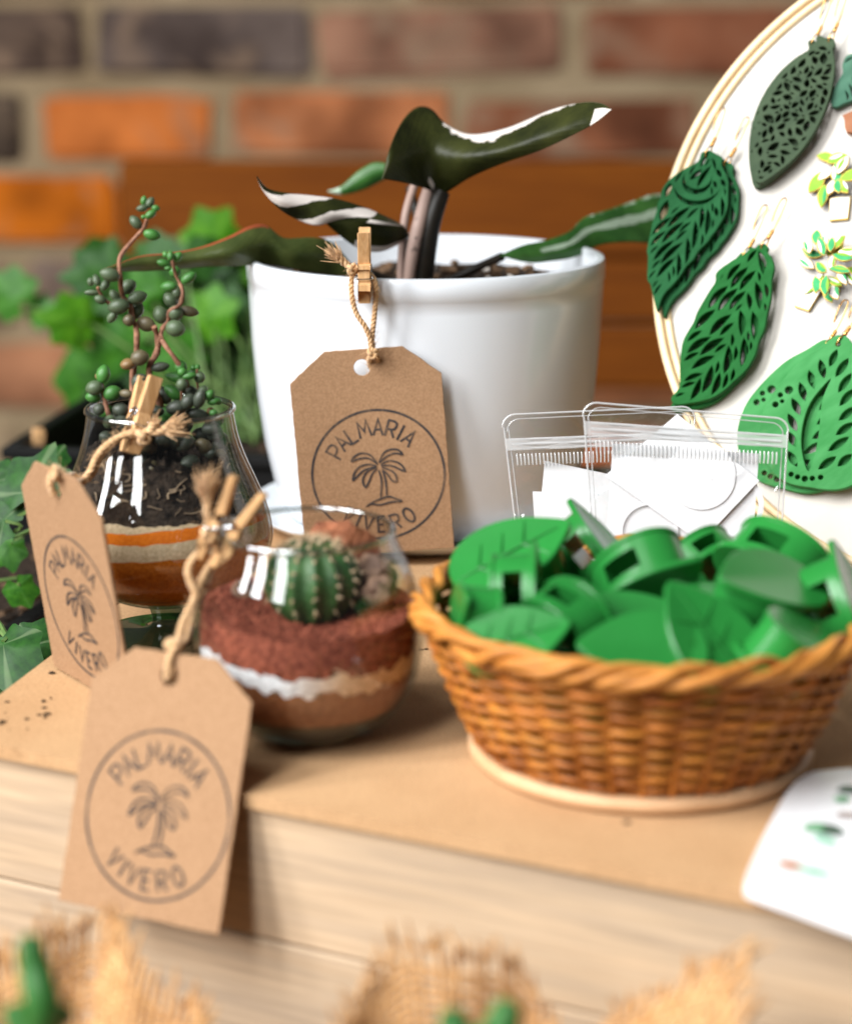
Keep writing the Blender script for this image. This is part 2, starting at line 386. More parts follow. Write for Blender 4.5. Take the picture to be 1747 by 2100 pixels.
for v0, items in rows:
    z = zc(v0) if v0 > 0 else zc(87) + pitch
    for a, b, c in items:
        x0, x1 = xc(a, v0), xc(b, v0); k += 1
        o = put('brick', mesh('brick', brick_mesh(k, x1 - x0 + 0.006, BH), MAT['brick'], True, 30), wall,
                Matrix.Translation((0.5 * (x0 + x1), WY + 0.042 + rnd.uniform(-0.003, 0.003), z)) @ Matrix.Rotation(rnd.uniform(-0.012, 0.012), 4, 'Y'))
        o.color = (*[min(1, q * rnd.uniform(0.9, 1.1)) for q in c], 1)
z0 = zc(1125)
for r in range(1, 4):
    for i in range(-4, 5):
        k += 1; x = (i + 0.5 * (r % 2)) * 0.28
        if abs(x) > 1.25: continue
        o = put('brick', mesh('brick', brick_mesh(k, 0.25, BH), MAT['brick'], True, 30), wall, Matrix.Translation((x, WY + 0.042, z0 - r * pitch)))
        o.color = (*rnd.choice([OR, OP, PK, MV, RB, TA]), 1)

# ---- stained wooden bench in front of the wall
BY = 1.72
MAT['bench'] = grain_wood('stained_bench_wood', (0.120, 0.030, 0.0015), (0.160, 0.042, 0.002), (0.205, 0.058, 0.003), 0, 5, 0.75)
bx0 = atY(247, 430, BY).x
bench = thing('wooden_bench', 'orange brown stained wooden bench with slatted back against the wall', 'bench', (0.25, BY, -0.858))
for v0, v1 in ((332, 530), (535, 662), (672, 800)):
    za, zb = atY(873, v0, BY).z, atY(873, v1, BY).z
    mk('backrest_slat', box(((bx0 + 0.85) / 2, BY + 0.012, (za + zb) / 2), (0.85 - bx0, 0.024, za - zb), bev=0.004), MAT['bench'], bench, True, 30)
for x in (bx0 + 0.035, 0.80):
    mk('leg', box((x, BY + 0.046, -0.40), (0.05, 0.04, 0.915), bev=0.004), MAT['bench'], bench, True, 30)
    mk('leg', box((x, BY - 0.36, -0.655), (0.05, 0.045, 0.405), bev=0.004), MAT['bench'], bench, True, 30)
for q in range(4):
    mk('seat_slat', box(((bx0 + 0.85) / 2, BY - 0.035 - 0.095 * q, -0.44), (0.85 - bx0, 0.085, 0.024), bev=0.004), MAT['bench'], bench, True, 30)

# ---- low wooden table and the display box on it
TZ = -0.10
MAT['table'] = grain_wood('table_wood', (0.16, 0.09, 0.045), (0.24, 0.14, 0.075), (0.32, 0.2, 0.11), 0, 6, 0.6)
tab = thing('low_table', 'plain wooden table under the display box', 'table', (0.1, 0.75, -0.858))
for q in range(10):
    mk('plank', box((0.05, 0.30 + 0.112 * q, TZ - 0.0125), (1.5, 0.109, 0.024), bev=0.002), MAT['table'], tab, True, 30)
for sx in (-0.64, 0.74):
    for sy in (0.30, 1.26): mk('leg', box((sx, sy, (TZ - 0.026 - 0.858) / 2), (0.05, 0.05, 0.858 + TZ - 0.026), bev=0.003), MAT['table'], tab, True, 30)

FL, FR, BR, BL = Vector((-0.146, 0.5866, 0)), Vector((0.30, 0.3672, 0)), Vector((0.40, 0.90, 0)), Vector((-0.055, 0.965, 0))
dbox = thing('display_box', 'pale display box with brown fibreboard top and weathered plank front', 'box', (0.12, 0.70, TZ))
mk('top_board', ([p + Vector((0, 0, z)) for z in (-0.0040, 0) for p in (FL, FR, BR, BL)],
   [(3, 2, 1, 0), (4, 5, 6, 7), (0, 1, 5, 4), (1, 2, 6, 5), (2, 3, 7, 6), (3, 0, 4, 7)]), MAT['board'], dbox, False)
MAT['plank_pale'] = grain_wood('weathered_plank', (0.40, 0.30, 0.205), (0.50, 0.365, 0.235), (0.55, 0.385, 0.235), 0, 6, 0.8, objcol=True, bmp=0.25, fine=90)
ed = (FR - FL).normalized(); no = Vector((ed.y, -ed.x, 0))          # front edge direction and outward normal
LEN = (FR - FL).length
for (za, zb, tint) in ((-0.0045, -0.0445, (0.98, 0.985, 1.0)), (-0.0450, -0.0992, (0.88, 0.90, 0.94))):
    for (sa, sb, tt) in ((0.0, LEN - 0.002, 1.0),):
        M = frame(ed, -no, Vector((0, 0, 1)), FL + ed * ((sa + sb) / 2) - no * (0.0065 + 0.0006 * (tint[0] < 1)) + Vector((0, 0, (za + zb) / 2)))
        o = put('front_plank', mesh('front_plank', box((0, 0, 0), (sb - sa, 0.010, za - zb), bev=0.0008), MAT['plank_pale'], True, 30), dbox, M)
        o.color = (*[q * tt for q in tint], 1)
ld = (BL - FL).normalized(); ln = Vector((-ld.y, ld.x, 0))
for (za, zb) in ((-0.0045, -0.0445), (-0.0462, -0.0992)):
    M = frame(ld, -ln, Vector((0, 0, 1)), FL + ld * ((BL - FL).length / 2 + 0.006) - ln * 0.008 + Vector((0, 0, (za + zb) / 2)))
    o = put('side_plank', mesh('side_plank', box((0, 0, 0), ((BL - FL).length - 0.014, 0.010, za - zb), bev=0.0008), MAT['plank_pale'], True, 30), dbox, M); o.color = (1, 1, 1, 1)
for a, b in ((FR, BR), (BR, BL)):
    d = (b - a).normalized(); n2 = Vector((d.y, -d.x, 0)); L2 = (b - a).length
    M = frame(d, -n2, Vector((0, 0, 1)), a + d * L2 / 2 - n2 * 0.008 + Vector((0, 0, -0.052)))
    o = put('side_plank', mesh('side_plank', box((0, 0, 0), (L2 - 0.034, 0.010, 0.094), bev=0.0008), MAT['plank_pale'], True, 30), dbox, M); o.color = (1, 1, 1, 1)

parts = []
for q in range(70):
    u, v = (rnd.uniform(0, 1700), rnd.uniform(1180, 1800)) if q > 14 else (rnd.uniform(0, 120), rnd.uniform(1430, 1500)); p = atZ(u, v, 0.0)
    if (p - FL).dot(no) > -0.006 or (p - FL).dot(ln) > -0.004 or p.y > 0.88: continue
    s_ = rnd.uniform(0.0002, 0.0008); w_, f_ = ellipsoid((p.x, p.y, s_ * .45), s_ * rnd.uniform(.7, 2.2), s_, s_ * .6, 6, 4); parts.append(([a + Vector(noise.noise_vector(a * 3000)) * s_ * .3 for a in w_], f_))
o = mk('soil_crumbs', join(*parts), MAT['soil'], None, True, 60, base=(0, 0.6, 0)); o['kind'] = 'stuff'; tag(o, 'dark crumbs of soil scattered on the fibreboard top', 'crumbs')

# ================================================================== white pot with its plant
PC = Vector((0.0, 0.85, 0.0))
pot = thing('plant_pot', 'large glossy white plant pot on a white saucer', 'pot', PC)
SZ = 0.0042                                            # saucer floor
body = [(0.0, SZ), (0.058, SZ), (0.0608, SZ + 0.002), (0.0640, 0.016), (0.0680, 0.034), (0.0707, 0.054), (0.0727, 0.078), (0.0736, 0.098), (0.0737, 0.1035), (0.0742, 0.1040),
        (0.0743, 0.1105), (0.0737, 0.1122), (0.0722, 0.1126), (0.0708, 0.1118), (0.0703, 0.106), (0.0700, 0.090), (0.0690, 0.086), (0.0, 0.086)]
mk('pot_body', lathe(body, PC, 128), MAT['white_pot'], pot, True, 50)
sau = [(0.0, 0.0005), (0.060, 0.0005), (0.068, 0.0020), (0.0745, 0.0062), (0.0752, 0.0070), (0.0745, 0.0072), (0.0735, 0.0066), (0.067, 0.0038), (0.0600, 0.0036), (0.0, 0.0036)]
mk('saucer', lathe(sau, PC, 128), MAT['white_pot'], pot, True, 60)
# soil: uneven disc with bark chips
V, F = [], []
for i in range(15):
    r = 0.0698 * i / 14
    for q in range(64):
        a = 2 * math.pi * q / 64; x, y = r * math.cos(a), r * math.sin(a)
        V.append(PC + Vector((x, y, 0.0995 + 0.0022 * noise.noise(Vector((x, y, 0)) * 90) + 0.0015 * noise.noise(Vector((x, y, 3)) * 260))))
for i in range(14):
    for q in range(64): F.append((i * 64 + q, (i + 1) * 64 + q, (i + 1) * 64 + (q + 1) % 64, i * 64 + (q + 1) % 64))
so = mk('soil', (V, F), MAT['soil'], pot); so['kind'] = 'stuff'
def chips(n, cx, cy, cz, R, smin, smax, seed):
    rr = random.Random(seed); parts = []
    for _ in range(n):
        a, q = rr.uniform(0, 6.283), R * math.sqrt(rr.random())
        M = Matrix.Translation((cx + q * math.cos(a), cy + q * math.sin(a), cz + rr.uniform(-0.0005, 0.0015))) @ Matrix.Rotation(rr.uniform(0, 6.28), 4, 'Z') @ Matrix.Rotation(rr.uniform(-0.6, 0.6), 4, 'X')
        s = rr.uniform(smin, smax); v, f = box((0, 0, 0), (s, s * rr.uniform(0.35, 0.8), s * rr.uniform(0.2, 0.5)), M)
        v = [p + Vector(noise.noise_vector(p * 400)) * s * 0.22 for p in v]; parts.append((v, f))
    return join(*parts)
o = mk('bark_chips', chips(170, PC.x, PC.y, 0.1005, 0.066, 0.002, 0.0068, 3), MAT['bark'], pot, False); o['kind'] = 'stuff'
MAT['perlite'] = pm('perlite', (0.55, 0.5, 0.44), (0.7, 0.66, 0.6), 200, 0.9)
o = mk('perlite_grains', chips(26, PC.x, PC.y, 0.1012, 0.066, 0.0014, 0.0032, 4), MAT['perlite'], pot, False); o['kind'] = 'stuff'

plant = thing('foliage_plant', 'dark leaved houseplant with white variegated leaves growing in the white pot', 'plant', PC + Vector((0, 0, 0.099)))
MAT['phil'] = attr_leaf('dark_variegated_leaf', (0.013, 0.016, 0.004), (0.032, 0.036, 0.008), (0.66, 0.60, 0.55), 0.42, 0.0)
MAT['phil_green'] = attr_leaf('green_variegated_leaf', (0.025, 0.085, 0.018), (0.05, 0.15, 0.03), (0.34, 0.44, 0.32), 0.30, 0.1)
MAT['phil_red'] = attr_leaf('olive_leaf_red_margin', (0.032, 0.045, 0.012), (0.06, 0.075, 0.02), (0.24, 0.055, 0.022), 0.35, 0.2)
MAT['petiole'] = attr_leaf('petiole', (0.008, 0.007, 0.005), (0.016, 0.012, 0.008), (0.30, 0.21, 0.175), 0.45, 0.0)
def leaf(name, stations, m, var=None, nu=6, nv=6, th=0.00045, parent=plant):
    st = [[atY(u, v, (y if i != 1 else 0.65 * (s[0][2] + s[2][2]) / 2 + 0.35 * y)) for i, (u, v, y) in enumerate(s)] for s in stations]
    V, F, UV = sheet(st, nu, nv)
    o = mk(name, (V, F), m, parent, True, 180)
    a = o.data.attributes.new('var', 'FLOAT', 'POINT')
    for i, (s, t) in enumerate(UV): a.data[i].value = var(s, t) if var else 0.0
    ul = o.data.uv_layers.new(name='UVMap')
    for l in o.data.loops: ul.data[l.index].uv = UV[l.vertex_index]
    md = o.modifiers.new('thickness', 'SOLIDIFY'); md.thickness = th; md.offset = 0
    return o
def bumpf(x, c, wd): return max(0.0, 1 - abs(x - c) / wd)
# big folded leaf
S = [[(784, 367, .815)] * 3, [(799, 305, .82), (800, 335, .812), (803, 370, .818)], [(824, 250, .835), (829, 318, .812), (842, 378, .826)],
     [(853, 221, .85), (862, 306, .812), (878, 389, .84)], [(884, 224, .855), (889, 308, .812), (905, 400, .845)], [(914, 255, .85), (917, 318, .812), (926, 388, .842)],
     [(965, 276, .84), (965, 320, .81), (967, 362, .835)], [(1040, 263, .835), (1036, 303, .805), (1030, 335, .825)], [(1130, 226, .825), (1125, 270, .80), (1115, 305, .815)],
     [(1195, 211, .815), (1190, 244, .795), (1184, 272, .805)], [(1233, 213, .805), (1229, 230, .792), (1222, 250, .797)], [(1253, 225, .79)] * 3]
def v1(s, t):
    x = 0.0
    if t < 0.30 and 0.44 < s < 0.80: x = 0.62 * (1 - t / 0.30) + 0.40 * bumpf(s, 0.60, 0.16)
    if s > 0.88 and t > 0.30: x = max(x, 1.0)
    x = max(x, 0.85 * bumpf(s, 0.30, 0.05) * bumpf(t, 0.86, 0.22))
    return x
leaf('leaf', S, MAT['phil'], v1, 7, 7)
# curled, mostly white leaf
S = [[(527, 362, .80)] * 3, [(549, 387, .805), (545, 391, .80), (541, 392, .803)], [(592, 397, .81), (582, 412, .797), (572, 427, .805)], [(642, 402, .815), (625, 426, .80), (608, 449, .81)],
     [(692, 409, .82), (672, 436, .803), (650, 462, .81)], [(742, 424, .825), (722, 440, .81), (700, 451, .815)], [(790, 444, .83), (785, 452, .82), (778, 460, .82)], [(828, 464, .838)] * 3]
leaf('leaf', S, MAT['phil'], lambda s, t: 0.52 + 0.45 * math.sin(15 * s + 5 * t + 1.2) if s < 0.8 else (0.9 if t > .6 else 0.1), 7, 5)
S = [[(662, 452, .826)] * 3, [(698, 444, .828), (700, 462, .825), (696, 482, .83)], [(744, 438, .83), (742, 476, .823), (736, 509, .832)], [(790, 444, .834), (786, 485, .828), (777, 516, .835)],
     [(824, 462, .838), (820, 484, .834), (814, 502, .838)], [(840, 484, .842)] * 3]
leaf('leaf', S, MAT['phil'], lambda s, t: (0.8 if t > 0.72 and s > 0.35 else 0.0), 6, 5)
# long arching leaf to the left
S = [[(205, 556, .80)] * 3, [(285, 526, .81), (283, 541, .805), (281, 556, .81)], [(350, 519, .815), (350, 536, .81), (350, 553, .815)], [(412, 507, .82), (415, 528, .81), (420, 547, .82)],
     [(470, 485, .825), (475, 515, .81), (485, 545, .822)], [(513, 464, .83), (520, 503, .815), (530, 543, .83)], [(545, 462, .835), (556, 500, .82), (565, 545, .835)], [(582, 488, .835), (595, 520, .825), (605, 552, .835)],
     [(640, 487, .84), (650, 520, .835), (655, 560, .84)], [(684, 500, .845), (690, 535, .843), (690, 565, .845)], [(735, 560, .848)] * 3]
leaf('leaf', S, MAT['phil_red'], lambda s, t: 0.8 if t < 0.10 and s < 0.62 else (0.35 if t < 0.1 else 0), 5, 6)
# leaf behind
S = [[(672, 392, .90)] * 3, [(700, 382, .90), (702, 390, .897), (704, 399, .90)], [(742, 346, .90), (745, 368, .895), (748, 388, .90)], [(785, 334, .90), (795, 350, .895), (800, 365, .90)], [(860, 370, .895)] * 3]
leaf('leaf', S, MAT['phil_green'], lambda s, t: 0.9 if s < 0.22 else 0, 5, 4)
# leaf to the right
S = [[(1024, 524, .85)] * 3, [(1072, 503, .86), (1075, 522, .853), (1082, 539, .857)], [(1115, 494, .868), (1122, 516, .86), (1130, 536, .865)], [(1165, 476, .875), (1172, 502, .867), (1182, 526, .872)],
     [(1195, 448, .885), (1207, 478, .876), (1228, 503, .882)], [(1235, 434, .895), (1250, 468, .885), (1285, 496, .89)], [(1292, 415, .91), (1310, 456, .90), (1340, 498, .905)], [(1352, 398, .925), (1372, 440, .915), (1392, 488, .92)], [(1420, 420, .94)] * 3]
leaf('leaf', S, MAT['phil_green'], lambda s, t: 0.95 * bumpf(t, 0.42, 0.20) * (s > .2) + (0.5 if t < 0.1 and s > .4 else 0), 5, 6)
def petiole(pts, r, var):
    P = catmull([atY(u, v, y) for u, v, y in pts], 6)
    o = mk('stem', tube(P, r, 12), MAT['petiole'], plant, True, 80)
    a = o.data.attributes.new('var', 'FLOAT', 'POINT')
    for i in range(len(o.data.vertices)): a.data[i].value = var
petiole([(863, 585, .842), (872, 520, .84), (885, 455, .84), (906, 392, .842)], lambda t: 0.0050 - 0.0016 * t, 0.0)
petiole([(838, 585, .838), (846, 520, .836), (862, 450, .838), (880, 385, .845)], lambda t: 0.0023 + 0.0006 * math.sin(3 * t), 0.62)
petiole([(822, 590, .842), (824, 520, .842), (832, 440, .844), (850, 378, .852)], lambda t: 0.0017, 0.66)
petiole([(840, 590, .85), (838, 540, .85), (832, 500, .848), (815, 478, .842)], lambda t: 0.0020, 0.5)
petiole([(900, 585, .86), (980, 548, .858), (1030, 526, .852)], lambda t: 0.0018, 0.0)
petiole([(840, 590, .86), (760, 560, .856), (715, 548, .848)], lambda t: 0.0018, 0.0)
petiole([(868, 590, .87), (862, 480, .88), (840, 385, .892)], lambda t: 0.0018, 0.2)

# ================================================================== printed tags, twine, clothes pegs
MAT['ink'] = None
def ink():
    m, nt, bs, tc = nodes('stamp_ink')
    n = noisetex(nt, tc, 90, 3, 0.6); n2 = noisetex(nt, tc, 1400, 3, 0.6)
    ad = N(nt, 'ShaderNodeMath', operation='MULTIPLY_ADD'); ad.inputs[1].default_value = 0.45; nt.links.new(n2.outputs[0], ad.inputs[0]); nt.links.new(n.outputs[0], ad.inputs[2])
    r = ramp(nt, ad.outputs[0], [(0.50, (0.018, 0.018, 0.022)), (0.72, (0.05, 0.042, 0.04)), (0.92, (0.16, 0.10, 0.06))])
    nt.links.new(r.outputs[0], bs.inputs['Base Color']); bs.inputs['Roughness'].default_value = 0.85; bs.inputs['Specular IOR Level'].default_value = 0.2
    return m
MAT['ink'] = ink()
LET = {'P': (0.80, [[(0, 0), (0, 1), (.55, 1), (.8, .9), (.85, .72), (.75, .52), (.5, .45), (.04, .43)]]),
       'A': (0.86, [[(0, 0), (.43, 1), (.86, 0)], [(.2, .36), (.66, .36)]]),
       'L': (0.68, [[(0, 1), (0, 0), (.68, 0)]]),
       'M': (1.05, [[(0, 0), (.12, 1), (.52, .35), (.93, 1), (1.05, 0)]]),
       'R': (0.82, [[(0, 0), (0, 1), (.55, 1), (.8, .9), (.82, .72), (.72, .54), (.5, .47), (.04, .45)], [(.4, .45), (.82, 0)]]),
       'I': (0.12, [[(.06, 0), (.06, 1)]]),
       'V': (0.84, [[(0, 1), (.42, 0), (.84, 1)]]),
       'E': (0.66, [[(.66, 1), (0, 1), (0, 0), (.66, 0)], [(.02, .5), (.56, .5)]]),
       'O': (0.86, [[(.43 + .43 * math.cos(2 * math.pi * i / 20), .5 + .5 * math.sin(2 * math.pi * i / 20)) for i in range(20)]])}
PALM = [[(648, 1457), (612, 1402), (562, 1384), (516, 1400), (498, 1428), (532, 1418), (580, 1414), (618, 1430), (646, 1459)],
        [(654, 1446), (688, 1392), (730, 1374), (772, 1380), (794, 1408), (750, 1398), (702, 1414), (658, 1450)],
        [(640, 1464), (590, 1453), (542, 1464), (510, 1495), (497, 1541), (530, 1513), (562, 1488), (602, 1475), (640, 1468)],
        [(641, 1476), (600, 1485), (568, 1512), (553, 1552), (567, 1588), (592, 1550), (612, 1510), (642, 1482)],
        [(664, 1462), (710, 1440), (760, 1452), (790, 1478), (802, 1509), (770, 1494), (730, 1472), (692, 1466), (666, 1468)],
        [(668, 1476), (712, 1494), (746, 1525), (748, 1566), (724, 1560), (698, 1518), (670, 1488)],
        [(650, 1490), (662, 1560), (648, 1660)], [(672, 1490), (686, 1560), (685, 1652)],
        [(558, 1706), (602, 1680), (648, 1664), (700, 1654), (736, 1670), (768, 1686), (704, 1688), (644, 1700), (592, 1692), (562, 1705)]]
TW, TH = 0.0582, 0.0808
def kraft_tag(label, pos, x, y, scale=1.0, seed=0):
    """frame: pos = middle of the bottom edge, x along the width, y up the card"""
    x = Vector(x).normalized(); y = Vector(y); y = (y - x * y.dot(x)).normalized(); z = x.cross(y)
    t = thing('price_tag', label, 'tag', pos, 'stamped kraft tags')
    M = frame(x, y, z, Vector(pos)) @ Matrix.Scale(scale, 4)
    rr = random.Random(seed)
    pts = [(-TW / 2, 0), (TW / 2, 0), (TW / 2, TH - .0115), (TW / 2 - .0142, TH), (-TW / 2 + .0142, TH), (-TW / 2, TH - .0115)]
    out = []
    for i in range(6):
        a, b = Vector((*pts[i], 0)), Vector((*pts[(i + 1) % 6], 0)); n = max(2, int((b - a).length / 0.0022))
        for q in range(n):
            p = a.lerp(b, q / n)
            if q: p += Vector((rr.uniform(-1, 1), rr.uniform(-1, 1), 0)) * 0.00016
            out.append((p.x, p.y))
    hc = (-.001, TH - .0071)
    hole = [(hc[0] + .0032 * math.cos(2 * math.pi * i / 24), hc[1] + .0032 * math.sin(2 * math.pi * i / 24)) for i in range(24)]
    mk('card', xf(plate(out, [hole], 0.0011, 0.00012), M), MAT['kraft'], t, True, 40)
    R, cx, cy = 0.0256, 0.0019, 0.0313; z0 = 0.00064
    mk('stamp_ring', xf(ribbon([(cx + R * math.cos(2 * math.pi * i / 90), cy + R * math.sin(2 * math.pi * i / 90)) for i in range(90)], 0.00095, z0, 0, True), M), MAT['ink'], t, False)
    parts = []; zi = [z0]
    def letter(ch, ang, r0, hgt, top):
        wd, st = LET[ch]
        for s in st:
            zi[0] += 0.000006
            pl = []
            for (a, b) in s:
                a = (a - wd / 2) * hgt * 0.66; b = (b - 0.5) * hgt
                if top: er, et = (math.cos(ang), math.sin(ang)), (math.sin(ang), -math.cos(ang))
                else: er, et = (-math.cos(ang), -math.sin(ang)), (-math.sin(ang), math.cos(ang))
                pl.append((cx + r0 * math.cos(ang) + et[0] * a + er[0] * b, cy + r0 * math.sin(ang) + et[1] * a + er[1] * b))
            closed = ch == 'O'
            parts.append(ribbon(pl, 0.00088, zi[0], 0, closed))
    for i, ch in enumerate('PALMARIA'):
        letter(ch, rad([147, 133.5, 119.5, 103, 86, 70.5, 58.5, 46.5][i]), 0.735 * R, 0.0064, True)
    for i, ch in enumerate('VIVERO'):
        letter(ch, rad([-130, -117.5, -106, -91, -75, -58][i]), 0.775 * R, 0.0060, False)
    mk('lettering', xf(join(*parts), M), MAT['ink'], t, False)
    parts = []
    for s in PALM:
        zi[0] += 0.000006
        parts.append(ribbon([(cx + (a - 647) / 385 * R, cy - (b - 1520) / 385 * R) for a, b in s], 0.00078, zi[0], 4, taper=True))
    mk('palm_emblem', xf(join(*parts), M), MAT['ink'], t, False)
    t['hole'] = M @ Vector((hc[0], hc[1], 0))
    return t, M

def twine(name, pts, r, parent, pitch=0.0052, n=6, fuzz=1.0, seed=1):
    """three twisted strands with stray fibres along a path"""
    rr = random.Random(seed); P = catmull(pts, 10); T, Nn = frames(P); parts = []
    L = [0.0]
    for i in range(1, len(P)): L.append(L[-1] + (P[i] - P[i - 1]).length)
    for s in range(3):
        Q = []
        for i, p in enumerate(P):
            a = 2 * math.pi * (L[i] / pitch + s / 3); B = T[i].cross(Nn[i]); Q.append(p + (Nn[i] * math.cos(a) + B * math.sin(a)) * r * 0.52)
        parts.append(tube(Q, r * 0.56, n))
    for _ in range(int(L[-1] / 0.0006 * fuzz)):
        i = rr.randrange(len(P) - 1); d = Vector((rr.gauss(0, 1), rr.gauss(0, 1), rr.gauss(0, 1))).normalized()
        a = P[i] + d * r * 0.7; l = rr.uniform(0.0008, 0.0035); t = T[i] * rr.uniform(-1, 1)
        b = a + (d + t) * l * 0.5; c = a + (d * 0.9 + t * 1.6 + Vector((rr.gauss(0, .3), rr.gauss(0, .3), rr.gauss(0, .3)))) * l
        parts.append(tube([a, b, c], 0.00005, 3, caps=False))
    return mk(name, join(*parts), MAT['twine'], parent, True, 60)
def fray(name, p, d, L, r, parent, n=90, seed=2):
    rr = random.Random(seed); d = Vector(d).normalized(); parts = []; n = int(n * .55); p = Vector(p)
    sd = d.orthogonal().normalized(); sb = d.cross(sd)
    for k in range(3):                                       # the twine itself runs on and loosens
        parts.append(tube([p + d * L * .8 * t + (sd * math.cos(2.1 * k + 7 * t) + sb * math.sin(2.1 * k + 7 * t)) * (.0007 + .0006 * t) for t in [i / 14 for i in range(15)]], lambda t: 0.00085 * (1 - .45 * t), 7))
    p = p + d * L * .38; L = L * .62
    for _ in range(n):
        j = Vector((rr.gauss(0, 1), rr.gauss(0, 1), rr.gauss(0, 1)))
        a = Vector(p) + j * r * 0.35; e = (d + j * 0.10).normalized(); l = L * rr.uniform(0.55, 1.1)
        k2 = Vector((rr.gauss(0, 1), rr.gauss(0, 1), rr.gauss(0, 1))) * 0.12 * l
        parts.append(tube([a, a + e * l * 0.5 + k2 * 0.6 + j * r * 0.15, a + e * l + k2 * 1.2 + j * r * 0.3], [0.00024, 0.00020, 0.00008], 4, caps=False))
    for q in range(5):
        j = Vector((rr.gauss(0, 1), rr.gauss(0, 1), rr.gauss(0, 1))); a = Vector(p) + j * r * .3; e = (d + j * .06).normalized()
        parts.append(tube(catmull([a - d * .001, a + e * L * .3 + j * r * .1, a + e * L * .65 - j * r * .1], 4), lambda t: 0.00062 * (1 - .6 * t), 6))
    return mk(name, join(*parts), MAT['twine'], parent, True, 60)
def knot(name, c, ax, R, r, parent, seed=0):
    ax = Vector(ax).normalized(); q = ax.to_track_quat('Z', 'Y'); pts = []
    for i in range(40):
        t = 2 * math.pi * i / 40
        p = Vector((math.sin(t) + 2 * math.sin(2 * t), math.cos(t) - 2 * math.cos(2 * t), -1.5 * math.sin(3 * t))) * (R / 3)
        pts.append(Vector(c) + q @ p)
    return mk(name, tube(pts, r, 8, True), MAT['twine'], parent, True, 80)

def peg(label, jaw, handle, side, L=0.027, wd=0.0046, group='small wooden clothes pegs', gap=0.0035):
    """jaw / handle: ends of the peg's centre line; side: direction across the peg's width"""
    jaw, handle = Vector(jaw), Vector(handle); z = (handle - jaw).normalized(); x = Vector(side); x = (x - z * x.dot(z)).normalized(); y = z.cross(x)
    t = thing('clothes_peg', label, 'clothes peg', jaw, group); M = frame(x, y, z, jaw)
    for s in (-1, 1):
        # profile in (depth, length): jaw end close to the partner, handle end further out
        pr = [(gap * .25, 0.0), (gap * .32, L * .16), (gap * .95, L * .2), (gap * .95, L * .28), (gap * .32, L * .32), (gap * .30, L * .46), (gap * .72, L * .485), (gap * .72, L * .545), (gap * .34, L * .57), (gap * .75, L),
              (gap * .75 + .0022, L), (gap * .30 + .0034, L * .60), (gap * .30 + .0026, L * .52), (gap * .30 + .0034, L * .44), (gap * .25 + .0020, 0.0)]
        pl = [(s * a, b) for a, b in pr]
        v, f = plate(pl, (), wd, 0.0003)
        Mx = M @ Matrix(((0, 0, 1, 0), (1, 0, 0, 0), (0, 1, 0, 0), (0, 0, 0, 1)))
        mk('peg_leg', xf((v, f), Mx), MAT['peg'], t, True, 35)
    zc_ = L * 0.515; pts = []
    for i in range(61):
        a = 2 * math.pi * i / 20; pts.append(M @ Vector(((i / 60 - .5) * wd * 1.05, 0.0017 * math.cos(a), zc_ + 0.0017 * math.sin(a))))
    parts = [tube(pts, 0.00032, 6)]
    for s in (-1, 1):
        e = s * wd * 0.62
        arm = [M @ Vector(p) for p in ((e * .85, 0.0017 * s, zc_), (e, -s * gap * .5, zc_ - L * .12), (e, -s * (gap * .3 + .0036), zc_ - L * .16), (-e * .9, -s * (gap * .3 + .0040), zc_ - L * .165), (-e, -s * (gap * .3 + .0030), zc_ - L * .15))]
        parts.append(tube(catmull(arm, 5), 0.00036, 6))
    mk('spring', join(*parts), MAT['steel'], t, True, 60)
    return t

# --- tag leaning on the white pot
rol = rad(4.2)
tg, TM = kraft_tag('kraft tag leaning upright against the white pot, tied with twine', (-0.0180, 0.7720, 0.0060), (math.cos(rol), 0.0, math.sin(rol)), (-math.sin(rol), 0.004, math.cos(rol)), 1.0, 1)
def zA(x, y, Y): return atY((800 + x / 2) / 1.431, (650 + y / 2) / 1.431, Y)
hy = 0.7715
twine('twine', [zA(592, 880, .7745), zA(612, 830, .7735), zA(612, 795, .770), zA(590, 765, .7685), zA(588, 735, .7685), zA(583, 690, .7685), zA(592, 600, .7680), zA(602, 500, .7675), zA(606, 420, .7665), zA(600, 350, .7665), zA(560, 300, .7655), zA(500, 270, .766), zA(455, 262, .766)], 0.00105, tg, seed=4)
twine('twine', [zA(588, 880, .7745), zA(568, 835, .7735), zA(570, 795, .769), zA(592, 770, .7675), zA(578, 740, .7675), zA(572, 690, .7675), zA(545, 620, .767), zA(492, 540, .767), zA(467, 450, .7665), zA(462, 360, .7665), zA(470, 310, .7665), zA(490, 285, .766), zA(455, 262, .7655)], 0.00105, tg, seed=5)
knot('knot', zA(588, 772, .7678), (0.2, -1, 0.1), 0.0017, 0.00085, tg)
knot('knot', zA(463, 275, .7655), (1, -0.6, 0.2), 0.0017, 0.00095, tg)
fray('frayed_end', zA(440, 258, .7655), zA(345, 170, .764) - zA(440, 258, .7655), 0.0098, 0.0014, tg, 170)
peg('wooden clothes peg gripping the rim of the white pot', zA(541, 470, .7705), zA(538, 62, .7705), (1, 0, 0), gap=0.0105)

# --- tag beside the stemmed glass
tg2, TM2 = kraft_tag('kraft tag standing edge-on beside the stemmed glass of layered sand', (-.1072, .6270, 0.0009), (.600, -.800, -.012), (-.105, -.093, .99), .9284, 2)
def zB(x, y, Y): return atY((0 + x / 2.184) / 1.431, (1150 + y / 2.184) / 1.431, Y)
# --- tag hanging from the bowl over the front edge of the box
tg3, TM3 = kraft_tag('kraft tag hanging from the round cactus bowl over the box front', (-.0823, .5376, -.0366), (.894, -.448, .018), (.138, .313, .94), .9405, 3)

